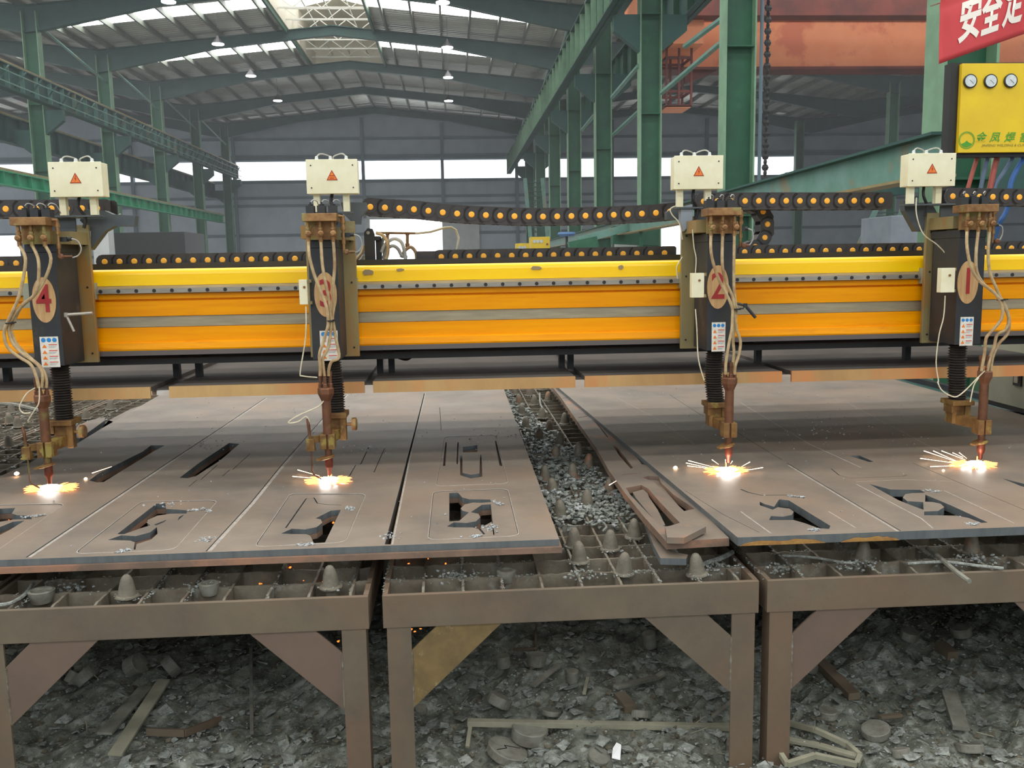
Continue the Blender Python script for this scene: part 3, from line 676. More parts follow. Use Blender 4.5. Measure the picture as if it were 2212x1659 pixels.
# torch heads ------------------------------------------------------
def warning_sign(parent, x, y, z, s, damaged=False):
    t = MB().prism([(-s*.55, -s*.45), (s*.55, -s*.45), (0, s*.55)], -.0012, 0, 'y').build('warning_sign', BROWNP, parent); t.location = (x, y, z)
    MB().prism([(-s*.42, -s*.37), (s*.42, -s*.37), (0, s*.38)], -.0018, -.0012, 'y').build('sign_field', ORANGEP, t)
    if damaged: MB().box(-s*.2, s*.22, -.0024, -.0018, -.05*s, .03*s).box(-s*.22, s*.2, -.0024, -.0018, -.28*s, -.2*s).build('worn_symbol', BROWNP, t)
    else: MB().prism([(.02*s, .26*s), (-.10*s, -.06*s), (.0, -.05*s), (-.04*s, -.30*s), (.12*s, .03*s), (.01*s, .02*s), (.08*s, .26*s)], -.0024, -.0018, 'y').build('lightning_symbol', BROWNP, t)
def safety_label(parent, x, y, z, w_, h_):
    t = MB().box(-w_/2, w_/2, -.0012, 0, -h_/2, h_/2).build('safety_label', WHITE, parent); t.location = (x, y, z)
    for k in range(3):
        c = (k-1)*w_*.3; MB().cyl((c, -.002, h_*.39), (c, -.0012, h_*.39), w_*.125, 14).build('blue_symbol', BLUEP, t)
    for k in range(4):
        zz = h_*.19-k*h_*.19
        MB().prism([(-w_*.40, zz-.09*h_*.6), (-w_*.14, zz-.09*h_*.6), (-w_*.27, zz+.09*h_*.7)], -.002, -.0012, 'y').build('hazard_triangle', ORANGEP, t)
        MB().box(-w_*.04, w_*.42, -.002, -.0012, zz+.035*h_, zz+.06*h_).build('red_line', REDL, t)
        MB().box(-w_*.04, w_*.38, -.002, -.0012, zz-.01*h_, zz).box(-w_*.04, w_*.30, -.002, -.0012, zz-.045*h_, zz-.035*h_).build('grey_line', GREYM, t)
    return t
def head(num, X, Xp, Xb, Xm, Xt, dz, hoses, label, clamp_i, side, jb=None, handle=None, cables=(), bell=(0, 0), knob=False, ign=True, bracket=None, damaged=False):
    R = empty('cutting_torch_head', (X, 4.27, 1.31)); tag(R, label, 'torch head'); o0 = Vector(R.location)
    def B(mb, n, m, par=None, bevel=0, smooth=False):
        o = mb.build(n, m, par or R, bevel=bevel, smooth=smooth)
        if par is None: o.location = -o0
        return o
    # mounting plate and lift housing
    B(MB().box(Xp-.125, Xp+.115, 4.54, 4.562, 1.295, 1.957), 'mounting_plate', OLIVE, bevel=.002)
    bl = MB()
    for zz in (1.34, 1.66, 1.86):
        for s_ in (-1, 1): bl.cyl((Xp-.005+s_*.095, 4.537, zz), (Xp-.005+s_*.095, 4.541, zz), .005, 8)
    B(bl, 'plate_bolt', BLACK)
    hb = B(MB().prism([(X-.0655, 4.27), (X+.0655, 4.27), (X+.0655, 4.50), (X+.05, 4.54), (X-.05, 4.54), (X-.0655, 4.50)], 1.31, 1.825, 'z'), 'lift_housing', DARK, bevel=.002)
    B(MB().box(X-.068, X+.068, 4.268, 4.53, 1.825, 1.862), 'housing_cap', DARK, bevel=.003)
    B(MB().box(Xp-.125, Xp+.115, 4.562, 4.60, 1.60, 1.68), 'slide_carriage', GREYCAB)
    B(MB().box(Xp-.11, Xp-.02, 4.32, 4.54, 1.87, 1.93).box(Xp+.02, Xp+.11, 4.34, 4.54, 1.862, 1.92), 'top_fitting_plate', OLIVE)
    # number plate
    npz = 1.612
    e = MB(); pr = [(.052*math.cos(a*math.pi/16), .103*math.sin(a*math.pi/16)) for a in range(32)]
    e.prism(pr, -.003, 0, 'y'); ep = e.build('number_plate', WOOD, R); ep.location = (Xm-o0.x, 0, npz-o0.z)
    text_mesh('digit', str(num), .175, .0008, RED, ep, bold=.0025, M=Matrix.Translation((0, -.0045, .0)) @ UPRIGHT @ Matrix.Scale(.78, 4, (1, 0, 0)))
    safety_label(R, Xm+.006-o0.x, -.0005, 1.375-o0.z, .066 if side else .082, .14)
    # control box on posts
    bx = MB().box(-.118, .118, 0, .085, -.078, .078).build('control_box', CREAM, R, bevel=.003); bx.location = (Xb-o0.x, 4.45-o0.y, 2.162-o0.z)
    MB().box(-.121, .121, -.004, 0, -.08, .08).build('box_lid', CREAM, bx, bevel=.002)
    warning_sign(bx, .0, -.0042, .004, .048, damaged)
    for sx in (-1, 1):
        for sz in (-1, 1): MB().cyl((sx*.098, -.0062, sz*.052), (sx*.098, -.004, sz*.052), .0035, 8).build('screw', BLACK, bx)
    for gx in (-.075, -.01, .065):
        MB().lathe([(.0095, .078), (.0095, .086), (.0075, .088), (.0075, .096), (.004, .1)], (gx, .04, 0), 10).build('cable_gland', WHITEP, bx)
    for ga_, gb in ((-.075, -.012), (.065, .002)):
        MB().tube(smoothp([(ga_, .04, .095), (ga_+(gb-ga_)*.2, .042, .108), ((ga_+gb)/2, .05, .11), (gb, .06, .098), (gb, .08, .08)]), .0035, 6).build('wire', HOSEG, bx)
    for sx in (-.085, .055): B(MB().box(Xb+sx-.012, Xb+sx+.018, 4.48, 4.51, 2.0, 2.085), 'box_post', CREAM)
    B(MB().tube(smoothp([(Xb-.01, 4.5, 2.085), (Xb-.015, 4.49, 2.04), (Xb+.01, 4.5, 1.99), (Xb, 4.5, 1.94)]), .008, 6), 'box_cable', BLACK)
    B(MB().box(min(Xb-.11, Xp-.1), max(Xb+.085, Xp+.1), 4.485, 4.55, 1.992, 2.0).box(Xp-.06, Xp+.06, 4.535, 4.545, 1.92, 1.99), 'box_shelf', MBP)
    # solenoid valves and gas block
    XM = Xm
    for k in range(3):
        x = XM-.05+k*.05
        s_ = B(MB().box(x-.018, x+.018, 4.24, 4.29, 1.977, 2.015), 'solenoid_valve', DARK)
        MB().lathe([(.012, 2.015), (.012, 2.022), (.004, 2.024), (.004, 2.032)], (x, 4.265, 0), 10).build('valve_cap', BLACK, s_)
        MB().tube(smoothp([(x+.002, 4.265, 2.03), (x+.012, 4.27, 2.042), (x+.028, 4.29, 2.035), (x+.03, 4.33, 2.0)]), .0025, 6).build('wire', HOSEG, s_)
    B(MB().box(XM-.077, XM+.077, 4.17, 4.30, 1.942, 1.977), 'gas_block', BRASS, bevel=.002)
    B(MB().box(XM-.06, XM+.062, 4.24, 4.27, 1.862, 1.942), 'valve_back_plate', BRASS)
    for k in range(3):
        x = XM-.056+k*.055
        v_ = B(MB().lathe([(.011, 1.905), (.011, 1.915), (.008, 1.918), (.008, 1.943)], (x, 4.20, 0), 10).lathe([(.0095, 1.85), (.0095, 1.872), (.0125, 1.876), (.0125, 1.90), (.010, 1.903)], (x, 4.20, 0), 8), 'needle_valve', BRASS)
        MB().lathe([(.011, 0), (.014, .004), (.014, .012), (.008, .016)], (x+.004, 4.188, 1.888), 8, Matrix.Rotation(math.pi/2, 3, 'X')).build('valve_knob', BRASS, v_)
    # side fittings
    x = XM+.088
    B(MB().tube([(XM+.075, 4.24, 1.965), (x+.008, 4.24, 1.965), (x+.008, 4.24, 1.90)], .009, 8).lathe([(.012, 1.935), (.012, 1.95)], (x+.008, 4.24, 0), 8).lathe([(.012, 1.905), (.012, 1.92)], (x+.008, 4.24, 0), 8), 'elbow_fitting', BRASS)
    B(MB().tube([(x+.008, 4.24, 1.90), (x+.008, 4.24, 1.80)], .006, 8).lathe([(.009, 1.84), (.009, 1.86)], (x+.008, 4.24, 0), 8), 'thin_pipe', BRASS)
    B(MB().box(x-.005, x+.035, 4.26, 4.29, 1.872, 1.892).cyl((x+.035, 4.275, 1.884), (x+.052, 4.275, 1.884), .009, 8), 'pressure_switch', DARK)
    B(MB().tube(smoothp([(x+.05, 4.275, 1.884), (x+.075, 4.28, 1.875), (x+.085, 4.29, 1.84), (x+.07, 4.29, 1.81), (x+.045, 4.285, 1.80)]), .003, 6), 'switch_wire', HOSEG)
    B(MB().lathe([(.010, 0), (.013, .005), (.013, .012), (.008, .016)], (x+.02, 4.232, 1.805), 10, Matrix.Rotation(math.pi/2, 3, 'X')).tube([(x+.02, 4.25, 1.805), (x+.055, 4.26, 1.805)], .006, 8), 'small_tap', COPPER)
    # bellows
    n = 22; pr = []
    for k in range(n+1):
        z_ = 1.312 - k*(.262)/n; pr += [(.034, z_+.003), (.046 if k % 2 == 0 else .044, z_-.0025)]
    bm = MB(); base = []
    nn = 22
    for (r_, z_) in pr:
        t = (1.312-z_)/.262; cx_ = X+.006+bell[0]*t+bell[1]*math.sin(math.pi*t); 
        for q in range(nn): a = 2*math.pi*q/nn; base.append((cx_+r_*math.cos(a), 4.36+r_*math.sin(a), z_+dz*t))
    fs = [(i*nn+q, i*nn+(q+1) % nn, (i+1)*nn+(q+1) % nn, (i+1)*nn+q) for i in range(len(pr)-1) for q in range(nn)]
    bm.add(base, fs); B(bm, 'bellows', RUBBER, smooth=True)
    Xc = X+.006+bell[0]
    z0 = 1.045+dz
    hb = B(MB().box(Xc-.056, Xc+.056, 4.30, 4.42, z0-.02, z0+.004), 'bellows_flange', GOLDST, bevel=.002)
    B(MB().box(Xc-.04, Xc+.035, 4.33, 4.40, z0-.115, z0-.02).box(Xc+.02, Xc+.05, 4.32, 4.36, z0-.13, z0-.02).box(Xc-.05, Xc-.035, 4.32, 4.40, z0-.06, z0-.02), 'swivel_block', GOLDST, bevel=.003)
    B(MB().bar((Xc, 4.34, z0-.095), (Xt, 4.215, z0-.095), .05, .05), 'clamp_arm', GOLDST, bevel=.003)
    if knob:
        B(MB().lathe([(.008, 0), (.008, .03), (.03, .032), (.032, .05), (.026, .055)], (Xc+.045, 4.34, z0-.055), 12, Matrix.Rotation(math.pi/2, 3, 'Y')), 'clamp_knob', BRASS)
    # torch
    T = MB()
    T.lathe([(.0165, 0.965+dz), (.021, .97+dz), (.021, 1.135), (.026, 1.14)], (Xt, 4.2, 0), 16)
    B(T, 'torch_tube', COPPER, smooth=True)
    tb = B(MB().lathe([(.022, 1.125), (.036, 1.155), (.038, 1.16), (.038, 1.185), (.030, 1.19)], (Xt, 4.2, 0), 6), 'torch_body', COPPER, bevel=.002)
    for sx, sy in ((-.022, 0), (.022, .0), (0, -.018)):
        MB().lathe([(.011, 1.185), (.011, 1.205), (.008, 1.208), (.008, 1.24), (.010, 1.243), (.010, 1.262)], (Xt+sx, 4.2+sy, 0), 8).build('hose_coupling', COPPER, tb)
    B(MB().lathe([(.017, .90+dz), (.0175, .965+dz)], (Xt, 4.2, 0), 14).lathe([(.0165, .86+dz), (.0165, .91+dz)], (Xt, 4.2, 0), 14), 'lower_tube', COPPER, smooth=True)
    B(MB().box(Xt-.033, Xt-.004, 4.172, 4.235, .902+dz, .972+dz).box(Xt+.004, Xt+.033, 4.172, 4.235, .902+dz, .972+dz).box(Xt-.004, Xt+.004, 4.2, 4.235, .902+dz, .972+dz), 'torch_clamp', GOLDST, bevel=.003)
    B(MB().lathe([(.034, 0), (.037, .003), (.037, .009), (.03, .012)], (Xt-.006, 4.2, .856+dz), 16, Matrix.Rotation(-.22, 3, 'Y')).bar((Xt-.02, 4.19, .86+dz), (Xt-.055, 4.18, .853+dz), .03, .008), 'heat_ring', GOLDST)
    B(MB().lathe([(.009, .776+dz), (.0105, .80+dz), (.0165, .812+dz), (.0185, .82+dz), (.0185, .868+dz), (.013, .875+dz)], (Xt, 4.2, 0), 18), 'nozzle', mat('hot_copper_nozzle', srgb(130, 62, 40), srgb(96, 52, 38), 20, .45, .5), smooth=True)
    if ign:
        xi = Xt-.078
        B(MB().box(xi-.016, xi+.02, 4.16, 4.19, .905+dz, .955+dz).box(xi-.02, xi+.022, 4.155, 4.195, .90+dz, .908+dz).bar((xi+.01, 4.18, .95+dz), (Xt-.02, 4.21, .95+dz), .02, .03), 'igniter_block', GOLDST)
        B(MB().tube([(xi, 4.175, .955+dz), (xi-.004, 4.175, 1.02+dz), (xi-.01, 4.175, 1.05+dz)], [.006, .008, .004], 8), 'igniter_plug', COPPER)
        B(MB().tube(smoothp([(xi+.004, 4.172, .90+dz), (xi+.004, 4.172, .83+dz), (xi+.008, 4.172, .79+dz), (xi+.045, 4.175, .763+dz)]), .0035, 6), 'igniter_tube', COPPER)
    # gas hoses
    for k, hp in enumerate(hoses):
        pts_ = [ony(x, y, 4.165+.012*k) for x, y in hp]
        pts_[0] = Vector((XM-.056+k*.055, 4.20, 1.855)); 
        B(MB().tube(smoothp(pts_), .0072, 8), 'gas_hose', HOSE, smooth=True)
    c = ony(clamp_i[0], clamp_i[1], 4.172)
    B(MB().lathe([(.019, -.003), (.019, .003)], c, 12).obox(c+Vector((.02, -.005, .003)), (.02, .006, .006)), 'hose_tie', BLACK)
    if jb:
        a_, b_ = ony(jb[0], jb[1], 4.26), ony(jb[2], jb[3], 4.26)
        j = B(MB().box(a_.x, b_.x, 4.22, 4.26, b_.z, a_.z), 'junction_box', CREAM, bevel=.002)
        MB().lathe([(.006, 0), (.006, .004)], ((a_.x+b_.x)/2+.006, 4.22, a_.z*.7+b_.z*.3), 8, Matrix.Rotation(math.pi/2, 3, 'X')).build('button', BRASS, j)
        MB().box(b_.x-.004, b_.x+.016, 4.24, 4.262, a_.z-.014, a_.z).box(b_.x-.004, b_.x+.016, 4.24, 4.262, b_.z, b_.z+.014).build('bracket', OLIVE, j)
    if handle:
        B(MB().tube([ony(x, y, 4.24) for x, y in handle[:2]], .006, 8).tube([ony(x, y, 4.24) for x, y in handle[1:]], .0075, 8).lathe([(.010, -.01), (.010, .01)], ony(*handle[1], 4.24), 8), 'crank_handle', RAIL if num == 4 else DARK)
    for cb in cables:
        B(MB().tube(smoothp([ony(x, y, yy) for x, y, yy in cb]), .003, 6), 'cable', CABLE)
    for (poly, Y, m, nm) in (bracket or []):
        B(MB().prism([(ony(x, y, Y).x, ony(x, y, Y).z) for x, y in poly], Y, Y+.05, 'y'), nm, m, bevel=.001)
    return R
def sp(L, ox, oy, s): return [(ox+x/s, oy+y/s) for x, y in L]
h4 = [[(52, 521), (55, 558), (50, 602), (38, 649), (19, 690), (9, 718), (16, 749), (41, 771), (66, 787), (78, 812), (84, 838)],
      [(78, 521), (82, 558), (84, 590), (81, 617), (72, 640), (47, 659), (27, 687), (19, 709), (27, 740), (50, 765), (80, 787), (92, 809), (90, 838)],
      [(108, 524), (110, 558), (100, 596), (78, 633), (45, 665), (28, 700), (24, 715), (37, 745), (62, 770), (90, 795), (100, 820), (100, 838)]]
head(4, -1.853, -1.853, -1.742, -1.853, -1.868, 0, h4, 'torch head four at the left edge with red digit 4 uncovered', (21, 698), 0,
     handle=[(160, 716), (143, 680), (200, 676)],
     cables=[[(76, 838, 4.16), (60, 848, 4.16), (50, 862, 4.15), (42, 880, 4.15), (50, 892, 4.15), (66, 892, 4.15)], [(85, 835, 4.15), (84, 870, 4.14), (72, 890, 4.14), (60, 910, 4.15)],
             [(195, 545, 4.6), (215, 500, 4.6), (240, 478, 4.6), (260, 462, 4.6)]], knob=True,
     bracket=[([(183, 452), (226, 455), (244, 463), (292, 466), (290, 489), (247, 489), (226, 500), (196, 540), (196, 500), (172, 476)], 4.58, MBP, 'cable_support'),
              ([(49, 612), (70, 612), (72, 664), (51, 666)], 4.50, GREYCAB, 'slide_stop')])
h3 = [sp([(335, 640), (345, 740), (375, 860), (425, 990), (465, 1100), (475, 1190), (470, 1240), (440, 1340), (415, 1420), (420, 1500), (420, 1570)], 560, 320, 3.19),
      sp([(425, 660), (435, 800), (455, 920), (480, 1040), (490, 1150), (495, 1200), (490, 1290), (470, 1390), (440, 1440), (440, 1500), (450, 1570)], 560, 320, 3.19),
      sp([(508, 650), (520, 800), (510, 950), (515, 1080), (505, 1160), (510, 1200), (530, 1320), (550, 1440), (500, 1470), (480, 1520), (478, 1570)], 560, 320, 3.19)]
head(3, -.596, -.588, -.56, -.59, -.599, 0, h3, 'torch head three, left of the middle, with hoses crossing red digit 3', (714, 693), 0, jb=(648, 604, 668, 657),
     cables=[sp([(322, 1090), (320, 1300), (283, 1540), (300, 1570), (400, 1580)], 560, 320, 3.19), sp([(630, 590), (580, 640), (400, 720), (300, 780), (300, 800), (390, 785), (465, 735), (500, 790)], 560, 740, 4.6),
             sp([(318, 890), (318, 760), (325, 600)], 560, 320, 3.19)] and
            [[(x, y, 4.22) for x, y in sp([(322, 1090), (320, 1300), (283, 1540), (300, 1570), (400, 1580)], 560, 320, 3.19)],
             [(x, y, 4.18) for x, y in sp([(640, 580), (580, 640), (400, 720), (300, 780), (300, 800), (390, 785), (465, 735), (500, 790)], 560, 740, 4.6)]],
     bell=(.012, .006), knob=True, damaged=True,
     bracket=[([(736, 437), (790, 437), (794, 452), (780, 468), (779, 484), (764, 484), (742, 462)], 4.62, MBP, 'cable_support')])
h2 = [sp([(495, 620), (498, 720), (530, 850), (580, 960), (625, 1050), (645, 1110), (645, 1160), (640, 1250), (620, 1350), (600, 1480), (598, 1560)], 1380, 320, 3.19),
      sp([(572, 650), (575, 800), (600, 920), (640, 1010), (655, 1080), (660, 1130), (675, 1250), (700, 1330), (690, 1420), (665, 1500), (660, 1560)], 1380, 320, 3.19),
      sp([(655, 620), (655, 800), (655, 950), (665, 1060), (672, 1130), (655, 1250), (650, 1330), (655, 1420), (640, 1550)], 1380, 320, 3.19)]
head(2, 1.266, 1.268, 1.202, 1.252, 1.294, 0, h2, 'torch head two, right of the middle, with pale box and red digit 2', (1592, 668), 1, jb=(1490, 590, 1516, 642),
     handle=[(1590, 655), (1610, 660), (1632, 686)],
     cables=[[(x, y, 4.22) for x, y in sp([(390, 1110), (400, 1250), (410, 1450), (450, 1600)], 1380, 320, 3.19)],
             [(x, y, 4.35) for x, y in sp([(390, 860), (395, 760), (380, 680), (370, 560)], 1380, 320, 3.19)],
             [(x, y, 4.5) for x, y in sp([(290, 390), (220, 415), (230, 460), (280, 520), (300, 630)], 1380, 320, 3.19)],
             [(x, y, 4.5) for x, y in sp([(300, 750), (262, 820), (268, 900)], 1380, 320, 3.19)]],
     bell=(.004, -.012), ign=False,
     bracket=[([(1440, 458), (1471, 442), (1480, 447), (1480, 452), (1462, 475), (1440, 474)], 4.62, MBP, 'cable_support'), ([(1471, 447), (1496, 441), (1496, 475), (1478, 500), (1471, 480)], 4.5, GREYM, 'cable_support')])
h1 = [sp([(848, 620), (850, 720), (880, 860), (940, 950), (1020, 1010), (1060, 1060), (1085, 1120), (1075, 1200), (1000, 1290), (975, 1330), (965, 1430), (945, 1540)], 1812, 300, 3.07),
      sp([(925, 620), (910, 760), (915, 880), (960, 960), (1040, 1030), (1080, 1080), (1125, 1180), (1110, 1260), (1050, 1300), (1030, 1380), (1005, 1440), (985, 1540)], 1812, 300, 3.07),
      sp([(992, 620), (990, 750), (1000, 880), (1040, 980), (1070, 1050), (1110, 1120), (1130, 1200), (1120, 1290), (1060, 1360), (1020, 1450), (1005, 1560)], 1812, 300, 3.07)]
head(1, 2.492, 2.53, 2.37, 2.478, 2.546, -.022, h1, 'torch head one near the right edge with red digit 1 on its plate', (2163, 648), 1, jb=(2025, 579, 2052, 631),
     cables=[[(x, y, 4.22) for x, y in sp([(705, 1040), (695, 1180), (665, 1300), (645, 1480), (660, 1600)], 1812, 300, 3.07)]+[(x, y, 4.17) for x, y in sp([(985, 400), (1030, 480), (1150, 540), (1240, 490), (1350, 380), (1450, 280)], 1812, 740, 4.6)],
             [(x, y, 4.16) for x, y in sp([(1390, 350), (1340, 430), (1305, 590)], 1812, 740, 4.6)],
             [(x, y, 4.4) for x, y in sp([(515, 390), (515, 500), (560, 630), (650, 700), (710, 770), (710, 850)], 1812, 300, 3.07)]],
     bell=(.01, -.006), ign=False,
     bracket=[([(1952, 432), (1962, 440), (2012, 436), (2030, 470), (2000, 478), (1996, 500), (1980, 500), (1955, 455)], 4.56, MBP, 'cable_support')])

# yellow gas control panel on its black post at the right edge, with hoses
gpn = empty('gas_control_cabinet', (3.45, 5.9, 1.0)); tag(gpn, 'large yellow gas control panel with three gauges at the right edge', 'cabinet')
Yp = 4.98; a_ = ony(2079, 137, Yp); b_ = ony(2070, 330, Yp); xl = a_.x; xr = xl+.62; zt_ = a_.z; zb_ = b_.z
def Gp(mb, n, m, par=None, bevel=0):
    o = mb.build(n, m, par or gpn, bevel=bevel)
    if par is None: o.location = -Vector(gpn.location)
    return o
Gp(MB().box(xl, xr, Yp, Yp+.03, zb_, zt_), 'front_panel', YEL3, bevel=.002)
Gp(MB().box(xl-.045, xr+.05, Yp+.03, Yp+.10, zb_-.02, zt_+.01), 'cabinet_body', BLACK)
Gp(MB().box(xl-.045, xl+.0, Yp+.03, Yp+.08, 1.742, zb_-.02), 'post', BLACK); Gp(MB().box(xr-.01, xr+.05, Yp+.05, Yp+.10, 1.742, zb_-.02), 'post', BLACK)
for x, y in ((2094, 176), (2138, 176), (2181, 175)):
    c = ony(x, y, Yp)
    g_ = Gp(MB().lathe([(.036, 0), (.038, .012), (.032, .014)], (c.x, Yp, c.z), 24, Matrix.Rotation(math.pi/2, 3, 'X')), 'pressure_gauge', BLACK)
    MB().lathe([(.032, .0125), (.031, .0148)], (c.x, Yp, c.z), 24, Matrix.Rotation(math.pi/2, 3, 'X')).build('dial', GLASSF, g_)
    MB().bar((c.x-.006, Yp-.0155, c.z+.006), (c.x+.016, Yp-.0155, c.z-.014), .001, .002, (0, 1, 0)).build('needle', BLACK, g_)
c = ony(2088, 303, Yp)
lg = MB()
for r_, w_ in ((.047, .004), (.040, .0025)):
    o_ = [(c.x+r_*math.cos(a*math.pi/16), c.z+r_*math.sin(a*math.pi/16)) for a in range(32)]; i_ = [(c.x+(r_-w_)*math.cos(a*math.pi/16), c.z+(r_-w_)*math.sin(a*math.pi/16)) for a in range(32)]
    lg.prism(o_, Yp-.0012, Yp-.0002, 'y', [i_])
a0 = math.radians(212); lg.prism([(c.x+.036*math.cos(a0+t*math.radians(116)/8), c.z+.036*math.sin(a0+t*math.radians(116)/8)) for t in range(9)]+[(c.x+.012, c.z-.012), (c.x, c.z-.002), (c.x-.010, c.z-.012)], Yp-.0012, Yp-.0002, 'y')
Gp(lg, 'round_logo', GREENP)
for ch, px in zip('金凤焊割', (2118, 2148, 2180, 2212)):
    c = ony(px, 298, Yp); t = text_mesh('lettering', ch, .058, .0006, GREENP, gpn, shear=.25, bold=.0008, M=Matrix.Translation((c.x, Yp-.0012, c.z)) @ UPRIGHT); t.location = -Vector(gpn.location)
c = ony(2176, 314, Yp); t = text_mesh('lettering', 'JINFENG WELDING & CUTTING', .019, .0005, mat('faint_grey_print', srgb(150, 140, 60)), gpn, shear=.25, M=Matrix.Translation((c.x, Yp-.0012, c.z)) @ UPRIGHT @ Matrix.Scale(1.1, 4, (1, 0, 0))); t.location = -Vector(gpn.location)
for pts_, m, lab, r_ in (([(2116, 325), (2104, 362), (2090, 410), (2080, 450)], HOSER, 'left dull red hose hanging under the yellow panel', .012),
                    ([(2137, 325), (2128, 362), (2118, 410), (2112, 450)], HOSEN, 'grey blue hose between the two red ones', .012),
                    ([(2158, 325), (2148, 362), (2138, 410), (2130, 450)], HOSER, 'thicker red hose in the middle under the yellow panel', .016),
                    ([(2196, 325), (2170, 370), (2150, 400), (2140, 450)], HOSEN, 'dark hose crossing the small bright window', .012),
                    ([(2216, 335), (2200, 360), (2184, 395), (2176, 450), (2160, 480)], HOSEB, 'bright blue hose at the right edge under the yellow panel', .014)):
    P_ = smoothp([ony(x, y, Yp+.1) for x, y in pts_]); P_.append(P_[-1]+Vector((0, .12, -.25)))
    tag(MB().tube(P_, r_, 8).build('rubber_hose', m, smooth=True), lab, 'hose', 'hoses under the yellow panel')
# machine rail on the right and grey-green control cabinet
ra = empty('machine_track', (3.70, 2.0, FLOOR)); tag(ra, 'dark floor track of the machine along the right side of the tables', 'track')
MB().box(.02, .30, 0, 12, 0, .82).build('track_beam', BLACK, ra); MB().box(.12, .18, 0, 12, .84, .88).build('track_rail', DARK, ra)
MB().box(.0, .32, 0, 12, .82, .84).build('track_top', GREEN_DARK, ra)
gc = empty('control_cabinet', (3.57, 4.2, .74)); tag(gc, 'grey-green machine cabinet with black latch at the right edge', 'cabinet')
MB().box(0, .42, 0, 1.72, .03, .52).build('cabinet_body', GREYCAB, gc, bevel=.004)
lt = MB().box(-.012, 0, 1.28, 1.36, .17, .30).build('latch', BLACK, gc); MB().box(-.02, -.012, 1.30, 1.34, .19, .26).build('latch_key', RAIL, lt)
MB().box(.01, .42, .01, 1.70, 0, .03).build('cabinet_base', BLACK, gc)

# red banner hung across the right
BX = ony(2036, 5, 5.2)
bn = empty('red_banner', ony(2036, 5, 5.2)); tag(bn, 'red cloth banner with white Chinese characters, top right corner', 'banner'); o0 = Vector(bn.location)
TLc, BLc = ony(2036, -40, 5.2), ony(2029, 138, 5.2)
TRc, BRc = ony(2420, -170, 5.9), ony(2420, 0, 5.9)
nx, nz = 40, 14; vs = []; 
def bpos(u, v, off=0):
    a_ = TLc.lerp(TRc, u); b_ = BLc.lerp(BRc, u); p = a_.lerp(b_, v)
    return p + Vector((0, -off + .012*math.sin(9*u+3*v)+.01*math.exp(-((v-.3)/.05)**2), 0))
for i in range(nx+1):
    for j in range(nz+1): vs.append(bpos(i/nx, j/nz)-o0)
fs = [(i*(nz+1)+j, i*(nz+1)+j+1, (i+1)*(nz+1)+j+1, (i+1)*(nz+1)+j) for i in range(nx) for j in range(nz)]
bo_ = MB().add(vs, fs).build('cloth', BANNERM, bn, smooth=True); so = bo_.modifiers.new('thickness', 'SOLIDIFY'); so.thickness = .002
# characters drawn on the cloth: font glyphs bent onto it
def on_cloth(px0, px1, ytop0, ybot0, ch):
    t = text_mesh('character', ch, 1.0, .0, BANNERW, bn, bold=.03)
    me = t.data; xs_ = [v.co.x for v in me.vertices]; ys_ = [v.co.y for v in me.vertices]
    x0, x1, y0, y1 = min(xs_), max(xs_), min(ys_), max(ys_)
    for v in me.vertices:
        a = (v.co.x-x0)/(x1-x0); b = (v.co.y-y0)/(y1-y0)
        u = (px0+(px1-px0)*a + b*10 - 2040)/385; vv = .84 + (.27-.84)*b
        v.co = bpos(u, vv, .004)-o0
on_cloth(2072, 2112, 0, 0, '安'); on_cloth(2113, 2153, 0, 0, '全'); on_cloth(2157, 2200, 0, 0, '定'); on_cloth(2206, 2250, 0, 0, '成')
MB().tube([bpos(0, .28)-o0+Vector((-.05, .01, 0)), bpos(1, .28)-o0+Vector((0, .01, 0))], .004, 6).build('hanging_wire', RAIL, bn)
# ================================================================= CUTTING TABLES
ZT = .60
def jag(length, z0, z1, amp, seed, step=.025):
    r = random.Random(seed); n = int(length/step)
    top = [(length*(1-k/n), z1 + r.uniform(-amp, amp)*(1 if r.random() < .7 else .2)) for k in range(n+1)]
    return [(0, z0), (length, z0)]+top
TL_ = 5.3      # table length away from the photographer
longs = [MB().prism(jag(TL_, -.10, 0, .003, s), -.0045, .0045, 'x').build('slat', SLAT) for s in (1, 2, 3)]
XU = [-4.39, -3.03, -1.668, -.276, 1.097, 2.47]
ulab = ['rusty grating table far left beyond the plates', 'rusty grating table left of the big cut plate', 'front left rusty table with slatted grating, under the left plate',
        'front middle rusty table with slatted grating and open cells', 'front right rusty table with slatted grating, under the right plate', 'rusty grating table at the right beside the machine track']
crosses = [MB().prism(jag(1.343, -.10, 0, .003, s+10), -.0045, .0045, 'y').build('slat', SLAT) for s in (1, 2, 3)]
used = set()
def cp(o, par, loc):
    if o.name in used: o = o.copy(); col.objects.link(o)
    else: used.add(o.name)
    o.parent = par; o.location = loc; return o
